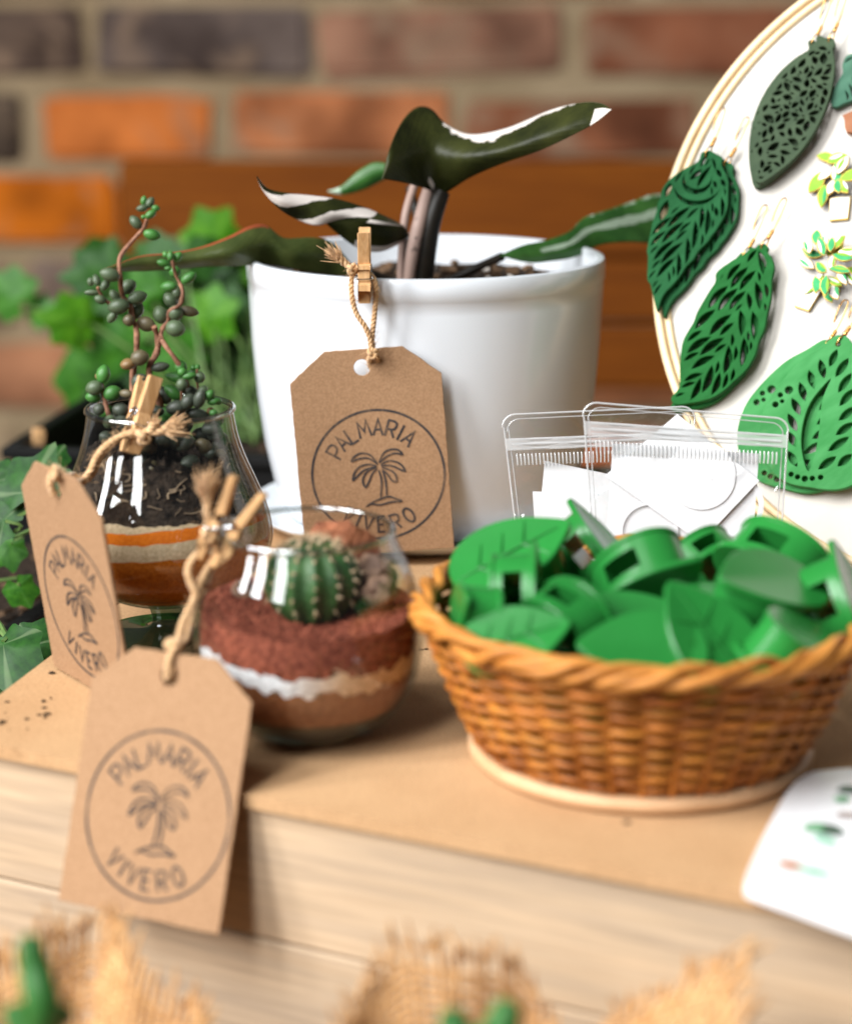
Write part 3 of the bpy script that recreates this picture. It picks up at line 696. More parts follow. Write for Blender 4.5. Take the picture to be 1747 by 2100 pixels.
# ================================================================== stemmed glass terrarium
GC = Vector((-0.0906, 0.685, 0.0))
gp = [(0.0062, 0.0125), (0.0125, 0.0135), (0.0215, 0.0170), (0.0295, 0.0225), (0.0350, 0.0285), (0.0374, 0.0345), (0.0374, 0.0400), (0.0356, 0.0475), (0.0322, 0.0560), (0.0288, 0.0640), (0.0264, 0.0715), (0.0251, 0.0785), (0.0250, 0.0800)]
def offset_prof(p, d): return [(max(0.0, r - d), z) for r, z in p]
glass1 = thing('stemmed_glass', 'stemmed tulip glass filled with orange and beige sand and dark soil', 'glass', GC)
SP = smooth_prof(gp, 5)
inn = [(max(0.0, r - 0.0011), z + (0.0032 if i < 6 else 0.0006 if i < 12 else 0)) for i, (r, z) in enumerate(SP)]
rim = [(0.02535, 0.0808), (0.0252, 0.0815), (0.0246, 0.0817), (0.0240, 0.0813), (0.0238, 0.0805)]
shell = [(0.0, 0.0128)] + SP + rim + [q for q in inn[::-1] if q[1] < 0.0800] + [(0.0, 0.0160)]
mk('glass_cup', lathe(shell, GC, 96), MAT['glass'], glass1, True, 60)
mk('glass_rim', tube([GC + Vector((0.0247 * math.cos(2 * math.pi * i / 96), 0.0247 * math.sin(2 * math.pi * i / 96), 0.0812)) for i in range(96)], 0.00105, 10, True), MAT['glass_rim'], glass1, True, 80)
foot = smooth_prof([(0.0, 0.0126), (0.0060, 0.0122), (0.0056, 0.0095), (0.0050, 0.0070), (0.0056, 0.0045), (0.0095, 0.0028), (0.0180, 0.0016), (0.0245, 0.0009), (0.0248, 0.0004), (0.0240, 0.0002), (0.0, 0.0003)], 4)
mk('stem_and_foot', lathe(foot, GC, 64), MAT['glass_thick'], glass1, True, 60)
pz = np.array([z for r, z in SP]); pr_ = np.array([r for r, z in SP])
def sand(c1, c2, scale=900, bmp=0.6): return pm('layer_sand', c1, c2, scale, 0.95, bmp, scale * 1.5, 0.0006, spec=0.15, lo=0.3, hi=0.7)
def fill(name, C, zs, rs, gap, lo, hi, m, parent, n=144, kk=7, jit=0.0, top=None, seed=0):
    """body of sand between two wavy levels, following the inside of the glass"""
    V, F = [], []
    def R(z): return max(0.002, float(np.interp(z, zs, rs)) - gap)
    for k in range(kk + 1):
        for q in range(n):
            a = 2 * math.pi * q / n; l, h = lo(a), hi(a); z = l + (h - l) * k / kk
            j = jit * noise.noise(Vector((q * 1.7, k * 3.1, seed))) if 0 < k < kk else 0
            r = R(z) - abs(j); V.append(C + Vector((r * math.cos(a), r * math.sin(a), z)))
    for k in range(kk):
        for q in range(n): F.append((k * n + q, k * n + (q + 1) % n, (k + 1) * n + (q + 1) % n, (k + 1) * n + q))
    rings = 12; b = kk * n
    for i in range(1, rings + 1):
        s = 1 - i / (rings + 0.5)
        for q in range(n):
            a = 2 * math.pi * q / n; h = hi(a); r = R(h) * s
            z = h + (top(r * math.cos(a), r * math.sin(a)) * (1 - s) if top else 0)
            V.append(C + Vector((r * math.cos(a), r * math.sin(a), z + jit * 2.2 * noise.noise(Vector((q * s * 0.9, i * 2.3, seed + 5))))))
        for q in range(n):
            p = b if i == 1 else (kk + i - 1) * n
            F.append((p + q, p + (q + 1) % n, (kk + i) * n + (q + 1) % n, (kk + i) * n + q))
    F.append(tuple((kk + rings) * n + q for q in range(n))); F.append(tuple(range(n - 1, -1, -1)))
    o = mk(name, (V, F), m, parent, True, 60); o['kind'] = 'stuff'; return o
def lvl(z, amp, f1, ph, rough=0.0, seed=0):
    return lambda a: z + amp * math.sin(f1 * a + ph) + amp * 0.5 * math.sin((2 * f1 + 1) * a + 2 * ph) + rough * noise.noise(Vector((math.cos(a) * 9, math.sin(a) * 9, seed))) + rough * noise.noise(Vector((math.cos(a) * 40, math.sin(a) * 40, seed)))
MO = sand((0.46, 0.115, 0.008), (0.68, 0.21, 0.02)); MB_ = sand((0.45, 0.33, 0.19), (0.70, 0.55, 0.36)); MO2 = sand((0.62, 0.13, 0.006), (0.74, 0.20, 0.015))
MSOIL = pm('glass_soil', (0.010, 0.008, 0.007), (0.05, 0.036, 0.026), 330, 0.95, 1.0, 700, 0.0016, spec=0.1)
L0, L1, L2, L3, L4 = lvl(0.0172, 0.0, 1, 0), lvl(0.0365, 0.0012, 1, 2.2, 0.0004, 1), lvl(0.0425, 0.0013, 1, 2.0, 0.0004, 2), lvl(0.0458, 0.0013, 1, 2.3, 0.0005, 3), lvl(0.0488, 0.0008, 2, 1.0, 0.0007, 4)
up = lambda f, e: (lambda a: f(a) + e)
fill('orange_sand', GC, pz, pr_, 0.0016, L0, L1, MO, glass1, seed=1)
fill('beige_sand', GC, pz, pr_, 0.0016, up(L1, 2e-5), L2, MB_, glass1, seed=2)
fill('orange_sand', GC, pz, pr_, 0.0016, up(L2, 2e-5), L3, MO2, glass1, seed=3)
fill('beige_sand', GC, pz, pr_, 0.0016, up(L3, 2e-5), L4, MB_, glass1, seed=4)
fill('dark_soil', GC, pz, pr_, 0.0020, up(L4, 2e-5), lvl(0.0665, 0.002, 1, 4.0, 0.001, 5), MSOIL, glass1, jit=0.0022, kk=16, seed=5, top=lambda x, y: 0.004)
# bits of root and bark pressed against the glass
def rprof(z): return float(np.interp(z, pz, pr_)) - 0.0017
parts = []
for q in range(46):
    a = rad(rnd.uniform(190, 350)); z = rnd.uniform(0.050, 0.066); pts = []
    da = rnd.uniform(-0.25, 0.25); dz = rnd.uniform(-0.004, 0.004)
    for s in range(4):
        aa, zz = a + da * s / 3 + rnd.uniform(-.03, .03), z + dz * s / 3 + rnd.uniform(-.0006, .0006); r = rprof(zz) - 0.0001
        pts.append(GC + Vector((r * math.cos(aa), r * math.sin(aa), zz)))
    parts.append(tube(catmull(pts, 3), rnd.uniform(0.00012, 0.0004), 5))
MAT['root'] = pm('dry_roots', (0.10, 0.065, 0.04), (0.33, 0.24, 0.15), 120, 0.9)
o = mk('root_bits', join(*parts), MAT['root'], glass1); o['kind'] = 'stuff'

# ---- trailing succulent
succ = thing('succulent_plant', 'trailing succulent with beaded green leaves growing out of the stemmed glass', 'succulent', GC + Vector((0, 0, 0.068)))
MAT['bead'] = pm('bead_leaf', (0.8, 0.8, 0.8), (1.2, 1.2, 1.15), 160, 0.42, 0.12, 900, 0.0003, objcol=True, sss=0.15, spec=0.4)
MAT['stem'] = pm('woody_stem', (0.14, 0.055, 0.03), (0.34, 0.16, 0.09), 350, 0.75, 0.6, 900, 0.0005)
def zS(x, y, Y): return atY((200 + x / 2.6917) / 1.431, (520 + y / 2.6917) / 1.431, Y)
BEAD = []
vv, ff = [], []
prof = [(0.0, 0.0), (0.16, 0.02), (0.34, 0.12), (0.46, 0.30), (0.5, 0.48), (0.45, 0.68), (0.30, 0.86), (0.12, 0.97), (0.0, 1.0)]
bead_me = mesh('leaf', lathe(smooth_prof(prof, 2), (0, 0, -0.5), 14), MAT['bead'], True, 180)
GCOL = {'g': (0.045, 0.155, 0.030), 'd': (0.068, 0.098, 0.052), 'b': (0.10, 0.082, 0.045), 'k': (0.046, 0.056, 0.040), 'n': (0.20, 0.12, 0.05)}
def bead(x, y, ln, wd, ang, cls, Y=None, tilt=None):
    Yq = (0.678 + rnd.uniform(-0.006, 0.006)) if Y is None else Y
    p = zS(x, y, Yq); s = mpp(p) / 2.6917 / 1.431
    a = rad(ang); t = rnd.uniform(-0.35, 0.35) if tilt is None else tilt
    d = (RT * math.cos(a) + UP * math.sin(a)) * math.cos(t) - FW * math.sin(t)
    q = d.to_track_quat('Z', 'Y').to_matrix().to_4x4()
    M = Matrix.Translation(p) @ q @ Matrix.Diagonal((wd * s * 1.16, wd * s * 1.16 * rnd.uniform(0.9, 1.05), ln * s * 1.16, 1))
    o = put('leaf', bead_me, succ, M); c = GCOL[cls]; j = rnd.uniform(0.85, 1.2); o.color = (c[0] * j, c[1] * j, c[2] * j, 1)
for row in '''600 185 70 50 80 g;650 200 85 60 60 d;585 245 80 55 190 d;695 245 60 45 -10 g;655 292 90 60 35 g;600 315 40 35 0 g;535 355 110 80 130 d;665 455 120 75 -15 g;
330 770 140 90 165 d;180 825 60 50 100 d;225 810 90 55 110 d;295 850 95 60 60 d;190 910 105 45 180 d;255 965 85 60 160 d;370 935 95 70 130 d;475 865 125 105 30 d;400 1020 150 105 190 d;550 950 140 90 20 d;350 1105 95 60 230 d;540 1050 130 110 60 d;620 1160 140 100 -20 b;480 1130 80 80 180 b;
770 610 50 40 120 g;810 620 75 50 90 g;868 628 75 60 50 g;755 678 95 55 170 g;790 720 50 35 180 g;845 745 85 80 90 g;955 795 120 75 35 g;795 865 120 75 180 g;810 970 120 100 130 d;860 910 90 70 110 d;730 1085 125 110 110 d;855 1070 110 105 30 d;955 1060 140 80 -10 b;850 1195 140 110 -15 d;
570 1425 130 110 10 b;475 1475 80 110 100 n;730 1500 130 70 10 k;570 1610 120 100 30 k;280 1555 130 100 80 g;235 1575 50 35 120 n;208 1665 125 105 190 d;200 1735 110 90 180 g;355 1705 130 105 20 g;460 1710 100 60 170 b;300 1850 120 90 20 g;420 1840 120 100 0 k;245 1835 80 80 180 k;
890 1500 100 90 90 g;905 1540 70 60 0 g;850 1580 150 70 170 g;960 1570 100 50 10 g;985 1545 80 50 10 g;990 1505 40 40 90 g;1025 1500 40 40 60 g;1040 1580 80 80 80 d;900 1640 90 80 270 d;965 1690 130 80 -20 k;760 1720 130 100 120 k;830 1700 150 90 140 g;690 1750 80 100 80 g;860 1820 150 110 10 k;950 1770 120 100 60 k;1040 1750 140 90 70 k;1065 1690 90 70 60 d;1120 1720 80 70 50 g;1150 1770 90 60 10 g;1185 1770 50 60 80 g;1010 1880 190 100 -5 k;780 1880 170 120 140 g;700 1850 110 90 0 k;1130 1850 60 60 0 n;1150 1860 60 50 0 g;
560 1880 130 110 30 k;620 1900 120 100 -20 d;480 1900 110 100 0 k;380 1910 120 100 -15 k;900 1930 140 110 10 k;330 1930 100 90 60 d'''.replace('\n', '').split(';'):
    a = row.split(); bead(*[float(q) for q in a[:5]], a[5])
for q in range(46):                                     # dark leaves crowding the neck of the glass
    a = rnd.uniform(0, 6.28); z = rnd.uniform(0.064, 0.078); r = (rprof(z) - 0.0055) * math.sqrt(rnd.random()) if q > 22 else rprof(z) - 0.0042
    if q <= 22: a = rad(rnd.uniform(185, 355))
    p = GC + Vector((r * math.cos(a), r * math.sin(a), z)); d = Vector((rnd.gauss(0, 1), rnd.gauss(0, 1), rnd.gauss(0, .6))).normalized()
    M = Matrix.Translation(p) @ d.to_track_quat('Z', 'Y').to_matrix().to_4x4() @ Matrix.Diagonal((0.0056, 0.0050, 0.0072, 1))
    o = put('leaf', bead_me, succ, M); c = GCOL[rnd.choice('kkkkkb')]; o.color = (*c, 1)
def sstem(pts, r0, r1, Y=0.678):
    P = [zS(x, y, Y + 0.002 * math.sin(i)) for i, (x, y) in enumerate(pts)]
    n = (len(P) - 1) * 5
    mk('stem', tube(catmull(P, 5), lambda t: r0 + (r1 - r0) * t + 0.00009 * math.sin(40 * t), 8), MAT['stem'], succ, True, 80)
sstem([(625, 330), (600, 400), (520, 490), (430, 600), (405, 680), (415, 780), (420, 880), (440, 950), (490, 1010), (510, 1110), (540, 1200), (545, 1300), (540, 1400), (520, 1500), (510, 1620), (510, 1750), (500, 1900)], 0.0006, 0.00115)
sstem([(235, 870), (270, 940), (320, 990), (390, 1020), (470, 1020)], 0.0005, 0.0007)
sstem([(825, 650), (850, 770), (880, 830), (905, 900), (900, 960), (880, 1010), (805, 1060), (792, 1140), (750, 1190), (735, 1260), (770, 1330), (830, 1410), (885, 1490)], 0.0005, 0.0009)
sstem([(680, 1180), (700, 1240), (710, 1330), (690, 1410), (650, 1480), (645, 1590), (690, 1680), (730, 1800), (760, 1900)], 0.0009, 0.0013)
sstem([(735, 1260), (715, 1330), (705, 1400)], 0.0009, 0.001)
sstem([(245, 1560), (270, 1650), (300, 1790), (330, 1900)], 0.0006, 0.0009)
sstem([(930, 1600), (945, 1660), (930, 1800), (860, 1930)], 0.0006, 0.001)
sstem([(900, 1640), (895, 1780)], 0.0005, 0.0005); sstem([(1020, 1520), (1022, 1620), (1032, 1690)], 0.0004, 0.0005)

# ---- twine and peg on the stemmed glass
hole2 = TM2 @ Vector((-.001, TH - .0071, 0)); nz2 = Vector(TM2.col[2][:3]).normalized()
topx = Vector(TM2.col[0][:3]).normalized(); topy = Vector(TM2.col[1][:3]).normalized()
pk = zB(900, 280, 0.656)
twine('twine', [hole2 - topy * .0012 + nz2 * .0016, hole2 + topy * .0025 + nz2 * .0022, hole2 + topy * .0074 + topx * .001, hole2 + topy * .0030 + topx * .004 - nz2 * .0026, zB(520, 570, .650), zB(580, 510, .651), zB(620, 420, .653), zB(690, 340, .654), zB(780, 285, .655), zB(860, 262, .6555), pk], 0.00118, tg2, seed=6)
twine('twine', [hole2 - topy * .0012 - nz2 * .0012, hole2 + topy * .0024 - nz2 * .0026, hole2 + topy * .0070 + topx * .003, hole2 + topy * .0052 + topx * .0042 + nz2 * .002, zB(470, 535, .651), zB(530, 575, .6525), zB(600, 520, .6525), zB(640, 430, .6545), zB(710, 345, .6555), zB(800, 275, .6565), pk], 0.00110, tg2, seed=7)
knot('knot', pk + Vector((0.0012, -0.001, 0)), (1, -.5, .3), 0.0021, 0.00112, tg2)
fray('frayed_end', zB(985, 262, .655), zB(1110, 225, .654) - zB(985, 262, .655), 0.0105, 0.0018, tg2, 180, 9)
fray('frayed_end', zB(960, 265, .655), zB(1010, 165, .654) - zB(960, 265, .655), 0.0060, 0.0012, tg2, 70, 10)
peg('wooden clothes peg gripping the rim of the stemmed glass', zB(832, 392, .6595), atY(307, 777, .668), (0.86, 0.5, 0.0), L=0.0262, wd=0.0050, gap=0.0052)

# ================================================================== round bowl with a cactus
BC = Vector((-0.0355, 0.592, 0.0))
bowl = thing('glass_bowl', 'round glass bowl layered with red, white and brown grit', 'bowl', BC)
bp = [(0.0150, 0.0008), (0.0195, 0.0020), (0.0250, 0.0058), (0.0298, 0.0115), (0.0331, 0.0190), (0.0347, 0.0280), (0.0345, 0.0350), (0.0331, 0.0430), (0.0304, 0.0520), (0.0274, 0.0590), (0.0262, 0.0625)]
BP = smooth_prof(bp, 5)
rimb = [(0.0263, 0.0632), (0.0260, 0.0638), (0.0253, 0.0639), (0.0249, 0.0633)]
innb = [(max(0.0, r - 0.0012), z) for r, z in BP if z > 0.006]
shell = [(0.0, 0.0012), (0.0130, 0.0008)] + BP + rimb + innb[::-1]
mk('glass_wall', lathe(shell, BC, 112), MAT['glass'], bowl, True, 60)
mk('glass_rim', tube([BC + Vector((0.0257 * math.cos(2 * math.pi * i / 96), 0.0257 * math.sin(2 * math.pi * i / 96), 0.0634)) for i in range(96)], 0.00095, 10, True), MAT['glass_rim'], bowl, True, 80)
mk('glass_base', lathe([(0.0, 0.0016)] + [(r - 0.0013, z + 0.0004) for r, z in BP if z < 0.0105] + [(0.0255, 0.0095), (0.0, 0.0085)], BC, 96), MAT['glass_thick'], bowl, True, 60)
bz = np.array([z for r, z in BP]); br_ = np.array([r for r, z in BP])
MR = pm('red_grit', (0.10, 0.022, 0.012), (0.36, 0.105, 0.06), 520, 0.95, 1.0, 700, 0.0016, spec=0.15, lo=0.32, hi=0.68)
MBR = sand((0.19, 0.065, 0.024), (0.34, 0.14, 0.06), 420, 0.9)
def white_sand():
    m, nt, bs, tc = nodes('white_and_peach_sand'); sx = N(nt, 'ShaderNodeSeparateXYZ'); nt.links.new(tc.outputs['Object'], sx.inputs[0])
    mr = N(nt, 'ShaderNodeMapRange'); mr.inputs[1].default_value = -0.006; mr.inputs[2].default_value = 0.012; nt.links.new(sx.outputs[0], mr.inputs[0])
    n = noisetex(nt, tc, 700, 4); a = ramp(nt, n.outputs[0], [(0.3, (0.55, 0.56, 0.57)), (0.6, (0.90, 0.91, 0.92))]); b = ramp(nt, n.outputs[0], [(0.3, (0.52, 0.32, 0.17)), (0.6, (0.76, 0.53, 0.33))])
    nt.links.new(mixc(nt, mr.outputs[0], a.outputs[0], b.outputs[0]), bs.inputs['Base Color']); bs.inputs['Roughness'].default_value = 0.95
    bump(nt, bs, n.outputs[0], 0.8, 0.0006); return m
K0 = lvl(0.0088, 0, 1, 0); K1 = lvl(0.0228, 0.0014, 2, 0.4, 0.0022, 11); K2 = lvl(0.0288, 0.0015, 2, 0.9, 0.0026, 12)
K3 = lambda a: 0.0402 - 0.0022 * math.sin(a) * -1 + 0.0012 * math.cos(a + 2.4) + 0.0007 * noise.noise(Vector((math.cos(a) * 6, math.sin(a) * 6, 3)))
fill('brown_sand', BC, bz, br_, 0.0018, K0, K1, MBR, bowl, seed=1, jit=0.0003)
fill('white_sand', BC, bz, br_, 0.0018, up(K1, 2e-5), K2, white_sand(), bowl, seed=2, jit=0.0003)
fill('red_grit', BC, bz, br_, 0.0018, up(K2, 2e-5), K3, MR, bowl, seed=3, jit=0.0006, kk=14, top=lambda x, y: -0.004)
def grains(n, C, R, zf, s0, s1, seed):
    rr = random.Random(seed); parts = []
    for _ in range(n):
        a, q = rr.uniform(0, 6.283), R * math.sqrt(rr.random()); x, y = q * math.cos(a), q * math.sin(a); s = rr.uniform(s0, s1)
        v, f = ellipsoid((0, 0, 0), s, s * rr.uniform(.6, 1), s * rr.uniform(.5, .9), 5, 4); M = Matrix.Translation(C + Vector((x, y, zf(a, q)))) @ Matrix.Rotation(rr.uniform(0, 6), 4, 'Z')
        parts.append(xf((v, f), M))
    return join(*parts)
o = mk('loose_grit', grains(900, BC, 0.0305, lambda a, q: K3(a) - 0.004 * (1 - q / 0.0315) + 0.0003, 0.0003, 0.0009, 5), MR, bowl, False); o['kind'] = 'stuff'
# dry leaf scraps and stones
MAT['rock'] = pm('rust_red_stone', (0.16, 0.045, 0.018), (0.34, 0.12, 0.05), 110, 0.85, 0.9, 260, 0.002)
MAT['pebble'] = pm('brown_pebble', (0.10, 0.055, 0.035), (0.26, 0.15, 0.09), 130, 0.8, 0.5, 300, 0.001)
def stone(c, s, seed, sub=3):
    bm = bmesh.new(); bmesh.ops.create_icosphere(bm, subdivisions=sub, radius=1)
    for v in bm.verts:
        d = v.co.copy(); k = 1 + 0.35 * noise.noise(d * 1.3 + Vector((seed, 0, 0))) + 0.16 * noise.noise(d * 3.4 + Vector((0, seed, 0)))
        k = round(k * 7) / 7 * 0.5 + k * 0.5; v.co = Vector((d.x * s[0], d.y * s[1], d.z * s[2])) * k + Vector(c)
    bm.verts.index_update(); r = [v.co.copy() for v in bm.verts], [[v.index for v in f.verts] for f in bm.faces]; bm.free(); return r
c = BC + Vector((0.0075, 0.0160, 0.0505)); tag(mk('stone', stone(c, (0.0125, 0.0058, 0.0130), 2.0), MAT['rock'], None, True, 25, base=c - Vector((0, 0, 0.0120))), 'jagged rust red stone behind the cactus in the bowl', 'stone')
for i, (dx, dy, dz, s, lab) in enumerate(((0.0215, -0.002, 0.0450, 0.0048, 'brown pebble beside the cactus against the bowl wall'), (0.0200, 0.0105, 0.0465, 0.0062, 'larger brown stone between the rust red stone and the bowl wall'), (-0.0200, 0.008, 0.0425, 0.0035, 'small brown pebble on the grit at the foot of the cactus, near the peg'))):
    c = BC + Vector((dx, dy, dz)); tag(mk('pebble', stone(c, (s, s * .85, s * .95), 5.0 + i), MAT['pebble'], None, True, 25, base=c - Vector((0, 0, s * 0.9))), lab, 'stone')
# cactus
CC = BC + Vector((0.0012, 0.0010, 0.0366))
cac = thing('cactus', 'small round ribbed green cactus in the glass bowl', 'cactus', CC)
MAT['cactus'] = pm('cactus_skin', (0.012, 0.048, 0.010), (0.036, 0.105, 0.022), 110, 0.55, 0.2, 700, 0.0004, sss=0.1)
RIB = 13
def crad(t, a):
    r = 0.0148 * math.sin(math.pi * (0.16 + 0.84 * t) ** 0.92) ** 0.72 if t < 1 else 0
    return max(0.0, r) * (1 - 0.10 * (0.5 - 0.5 * math.cos(RIB * a)) ** 0.7 + 0.012 * math.sin(RIB * a * .5 + t * 22) * math.sin(t * 40))
V, F = [], []; nn, rr_ = 156, 30
for i in range(rr_ + 1):
    t = i / rr_; z = 0.0242 * (1 - (1 - t) ** 1.35) - (0.0016 * max(0, (t - .86) / .14) ** 2)
    for q in range(nn):
        a = 2 * math.pi * q / nn; r = crad(min(t, 0.9995), a); V.append(CC + Vector((r * math.cos(a), r * math.sin(a), z)))
for i in range(rr_):
    for q in range(nn): F.append((i * nn + q, i * nn + (q + 1) % nn, (i + 1) * nn + (q + 1) % nn, (i + 1) * nn + q))
mk('body', (V, F), MAT['cactus'], cac, True, 180)
MAT['areole'] = pm('areole_wool', (0.50, 0.36, 0.22), (0.66, 0.52, 0.36), 800, 0.95); MAT['spine'] = pm('spine', (0.46, 0.30, 0.15), (0.62, 0.45, 0.27), 500, 0.6)
ar, sp = [], []
for k in range(RIB):
    a = 2 * math.pi * k / RIB
    for j in range(7):
        t = 0.16 + 0.78 * j / 6 + rnd.uniform(-.03, .03); z = 0.0242 * (1 - (1 - t) ** 1.35); r = crad(t, a); p = CC + Vector((r * math.cos(a), r * math.sin(a), z))
        nrm = Vector((math.cos(a) * math.sin(math.pi * min(.98, t * .9 + .1)) , math.sin(a) * math.sin(math.pi * min(.98, t * .9 + .1)), -math.cos(math.pi * (t * .9 + .1)))).normalized()
        s = (0.00034 + 0.0003 * t) * rnd.uniform(.7, 1.2); ar.append(ellipsoid(p + nrm * 0.0001, s, s, s, 7, 5))
        for q in range(6):
            d = (nrm + Vector((rnd.gauss(0, .6), rnd.gauss(0, .6), rnd.gauss(0, .6)))).normalized(); sp.append(tube([p, p + d * rnd.uniform(0.001, 0.0023)], [0.00009, 0.00003], 4, caps=False))
for q in range(150):
    a = rnd.uniform(0, 6.28); r = 0.010 * math.sqrt(rnd.random()); p = CC + Vector((r * math.cos(a), r * math.sin(a), 0.0236 - 0.0026 * (r / .010) ** 2)); d = (Vector((math.cos(a) * .5, math.sin(a) * .5, 1)) + Vector((rnd.gauss(0, .4), rnd.gauss(0, .4), 0))).normalized()
    sp.append(tube([p, p + d * rnd.uniform(.001, .0026)], [0.00012, 0.00004], 4, caps=False))
    if q % 4 == 0: ar.append(ellipsoid(p, .0007, .0007, .0005, 6, 5))
o = mk('areoles', join(*ar), MAT['areole'], cac); o['kind'] = 'stuff'
o = mk('spines', join(*sp), MAT['spine'], cac, False); o['kind'] = 'stuff'

# ---- twine and peg on the bowl
def zF(x, y, Y): return atY((500 + x / 3) / 1.431, (1350 + y / 3) / 1.431, Y)
hole3 = TM3 @ Vector((-.001, TH - .0071, 0)); n3 = Vector(TM3.col[2][:3]).normalized(); y3 = Vector(TM3.col[1][:3]).normalized()
kp = hole3 + y3 * 0.0075 + n3 * 0.0006
twine('twine', [hole3 - y3 * .001 + n3 * .0016, hole3 + y3 * .003 + n3 * .002, kp, zF(80, 1560, .566), zF(110, 1440, .571), zF(180, 1290, .576), zF(220, 1180, .579), zF(185, 1090, .580), zF(155, 990, .581), zF(180, 900, .582), zF(250, 820, .583), zF(320, 740, .584), zF(345, 640, .584)], 0.00112, tg3, seed=11)
twine('twine', [hole3 - y3 * .001 - n3 * .0014, hole3 + y3 * .003 - n3 * .0018, kp + Vector((.0008, .0004, 0)), zF(140, 1570, .567), zF(170, 1440, .572), zF(205, 1280, .577), zF(245, 1130, .581), zF(310, 990, .583), zF(385, 850, .584), zF(400, 770, .584), zF(360, 690, .584), zF(335, 620, .584), zF(330, 500, .583)], 0.00112, tg3, seed=12)
knot('knot', kp + y3 * .001, n3, 0.0020, 0.0011, tg3)
knot('knot', zF(345, 650, .583), (0.4, -1, 0.3), 0.0019, 0.0011, tg3)
fray('frayed_end', zF(330, 480, .583), zF(325, 190, .582) - zF(330, 480, .583), 0.0128, 0.0019, tg3, 200, 13)
jw = zF(330, 900, .5835); hd = zF(655, 290, .5835)
peg('wooden clothes peg gripping the rim of the round cactus bowl', jw, jw + (hd - jw).normalized() * .026, (0.25, 1.0, 0.0), L=0.0268, wd=0.0046, gap=0.0054)

# ================================================================== wicker basket
KC = Vector((0.0635, 0.5737, 0.0))
bask = thing('wicker_basket', 'round honey coloured wicker basket with braided rim full of green clips', 'basket', KC)
MAT['wicker'] = pm('honey_wicker', (0.25, 0.072, 0.008), (0.50, 0.185, 0.030), 70, 0.5, 0.5, 500, 0.0006, spec=0.3, objcol=True, stretch=(1, 1, 1), lo=0.3, hi=0.7)
MAT['wicker_rim'] = pm('honey_wicker_rim', (0.36, 0.125, 0.018), (0.58, 0.245, 0.050), 80, 0.5, 0.4, 500, 0.0006, spec=0.3, lo=0.3, hi=0.7)
MAT['cane'] = pm('peeled_cane', (0.52, 0.30, 0.15), (0.64, 0.40, 0.22), 60, 0.55, 0.2, 400, 0.0004)
NS = 38; H0, H1, R0, R1 = 0.0060, 0.0440, 0.0475, 0.0640
def rb(z): t = (z - H0) / (H1 - H0); return R0 + (R1 - R0) * (t ** 0.85 if t > 0 else 0)
def kp_(a, r, z): return KC + Vector((r * math.cos(a), r * math.sin(a), z))
for s in range(NS):
    a = 2 * math.pi * s / NS
    mk('stake', tube([kp_(a, rb(H0 + (H1 - H0) * t), H0 - 0.002 + (H1 - H0 + 0.003) * t) for t in (0, .25, .5, .75, 1)], 0.0011, 6), MAT['wicker'], bask)
NR = 17
for k in range(NR):
    z = H0 + 0.0015 + (H1 - H0 - 0.003) * k / (NR - 1); pts = []; n = NS * 6
    for i in range(n):
        a = 2 * math.pi * i / n; ph = NS / 2 * a + math.pi * k
        r = rb(z) + 0.0015 * math.sin(ph) + 0.0003 * noise.noise(Vector((i * .21, k * 3.3, 0)))
        zz = z + 0.00035 * math.sin(ph * 0.5 + k) + 0.0006 * noise.noise(Vector((i * .13, k * 2.7, 5)))
        pts.append(kp_(a, r, zz))
    rad_ = [0.00118 * (1 + 0.30 * noise.noise(Vector((i * .17, k, 9)))) for i in range(n)]
    o = mk('weaver', tube(pts, rad_, 7, True), MAT['wicker'], bask, True, 80); j = rnd.uniform(.72, 1.25); o.color = (j, j * rnd.uniform(.92, 1.08), j, 1)
for s in range(5):                                        # braided border
    pts = []; n = 240
    for i in range(n):
        a = 2 * math.pi * i / n; ph = 9 * a + s * 2.2 + 1.5 * noise.noise(Vector((math.cos(a) * 3, math.sin(a) * 3, s)))
        pts.append(kp_(a, rb(H1) + 0.0008 + 0.0026 * math.cos(ph), H1 + 0.0016 + 0.0024 * math.sin(ph) + 0.0012 * noise.noise(Vector((math.cos(a) * 4, math.sin(a) * 4, 7)))))
    mk('rim_strand', tube(pts, [(0.0014, .0018, .0012, .0017, .0013)[s] * (1 + .15 * noise.noise(Vector((i * .1, s, 2)))) for i in range(n)], 8, True), MAT['wicker_rim'], bask, True, 80)
mk('foot_ring', tube([kp_(2 * math.pi * i / 96, R0 + 0.0012, 0.0028) for i in range(96)], 0.0025, 10, True), MAT['cane'], bask, True, 80)
mk('base', lathe([(0.0, 0.0045), (R0, 0.0045), (R0, 0.0068), (0.0, 0.0068)], KC, 64), MAT['wicker'], bask, True, 30)

# ---- green plant clips heaped in the basket
MAT['clip'] = pm('green_plastic', (0.90, 0.90, 0.90), (1.06, 1.06, 1.06), 40, 0.27, spec=0.35, objcol=True)
lo_ = []
for i in range(40):                                        # pointed oval leaf
    t = 2 * math.pi * i / 40; x = math.cos(t); lo_.append((0.0172 * x + (0.0028 * max(0, x) ** 6), 0.0128 * math.sin(t) * (1 - 0.18 * x) * (1 - 0.30 * max(0, x) ** 5)))
def rest(v, f): return mesh('leaf_plate', (v, f), MAT['clip'], True, 35)
pl_v, pl_f = plate(lo_, (), 0.0022, 0.0004); pl_v = [Vector((p.x, p.y, p.z - 0.0007 * (p.x / 0.017) ** 2 + 0.0006)) for p in pl_v]
plate_me = rest(pl_v, pl_f)
vein = [tube([(-0.015, 0, 0.00105), (0, 0, 0.00158), (0.016, 0, 0.0009)], 0.00030, 6)]
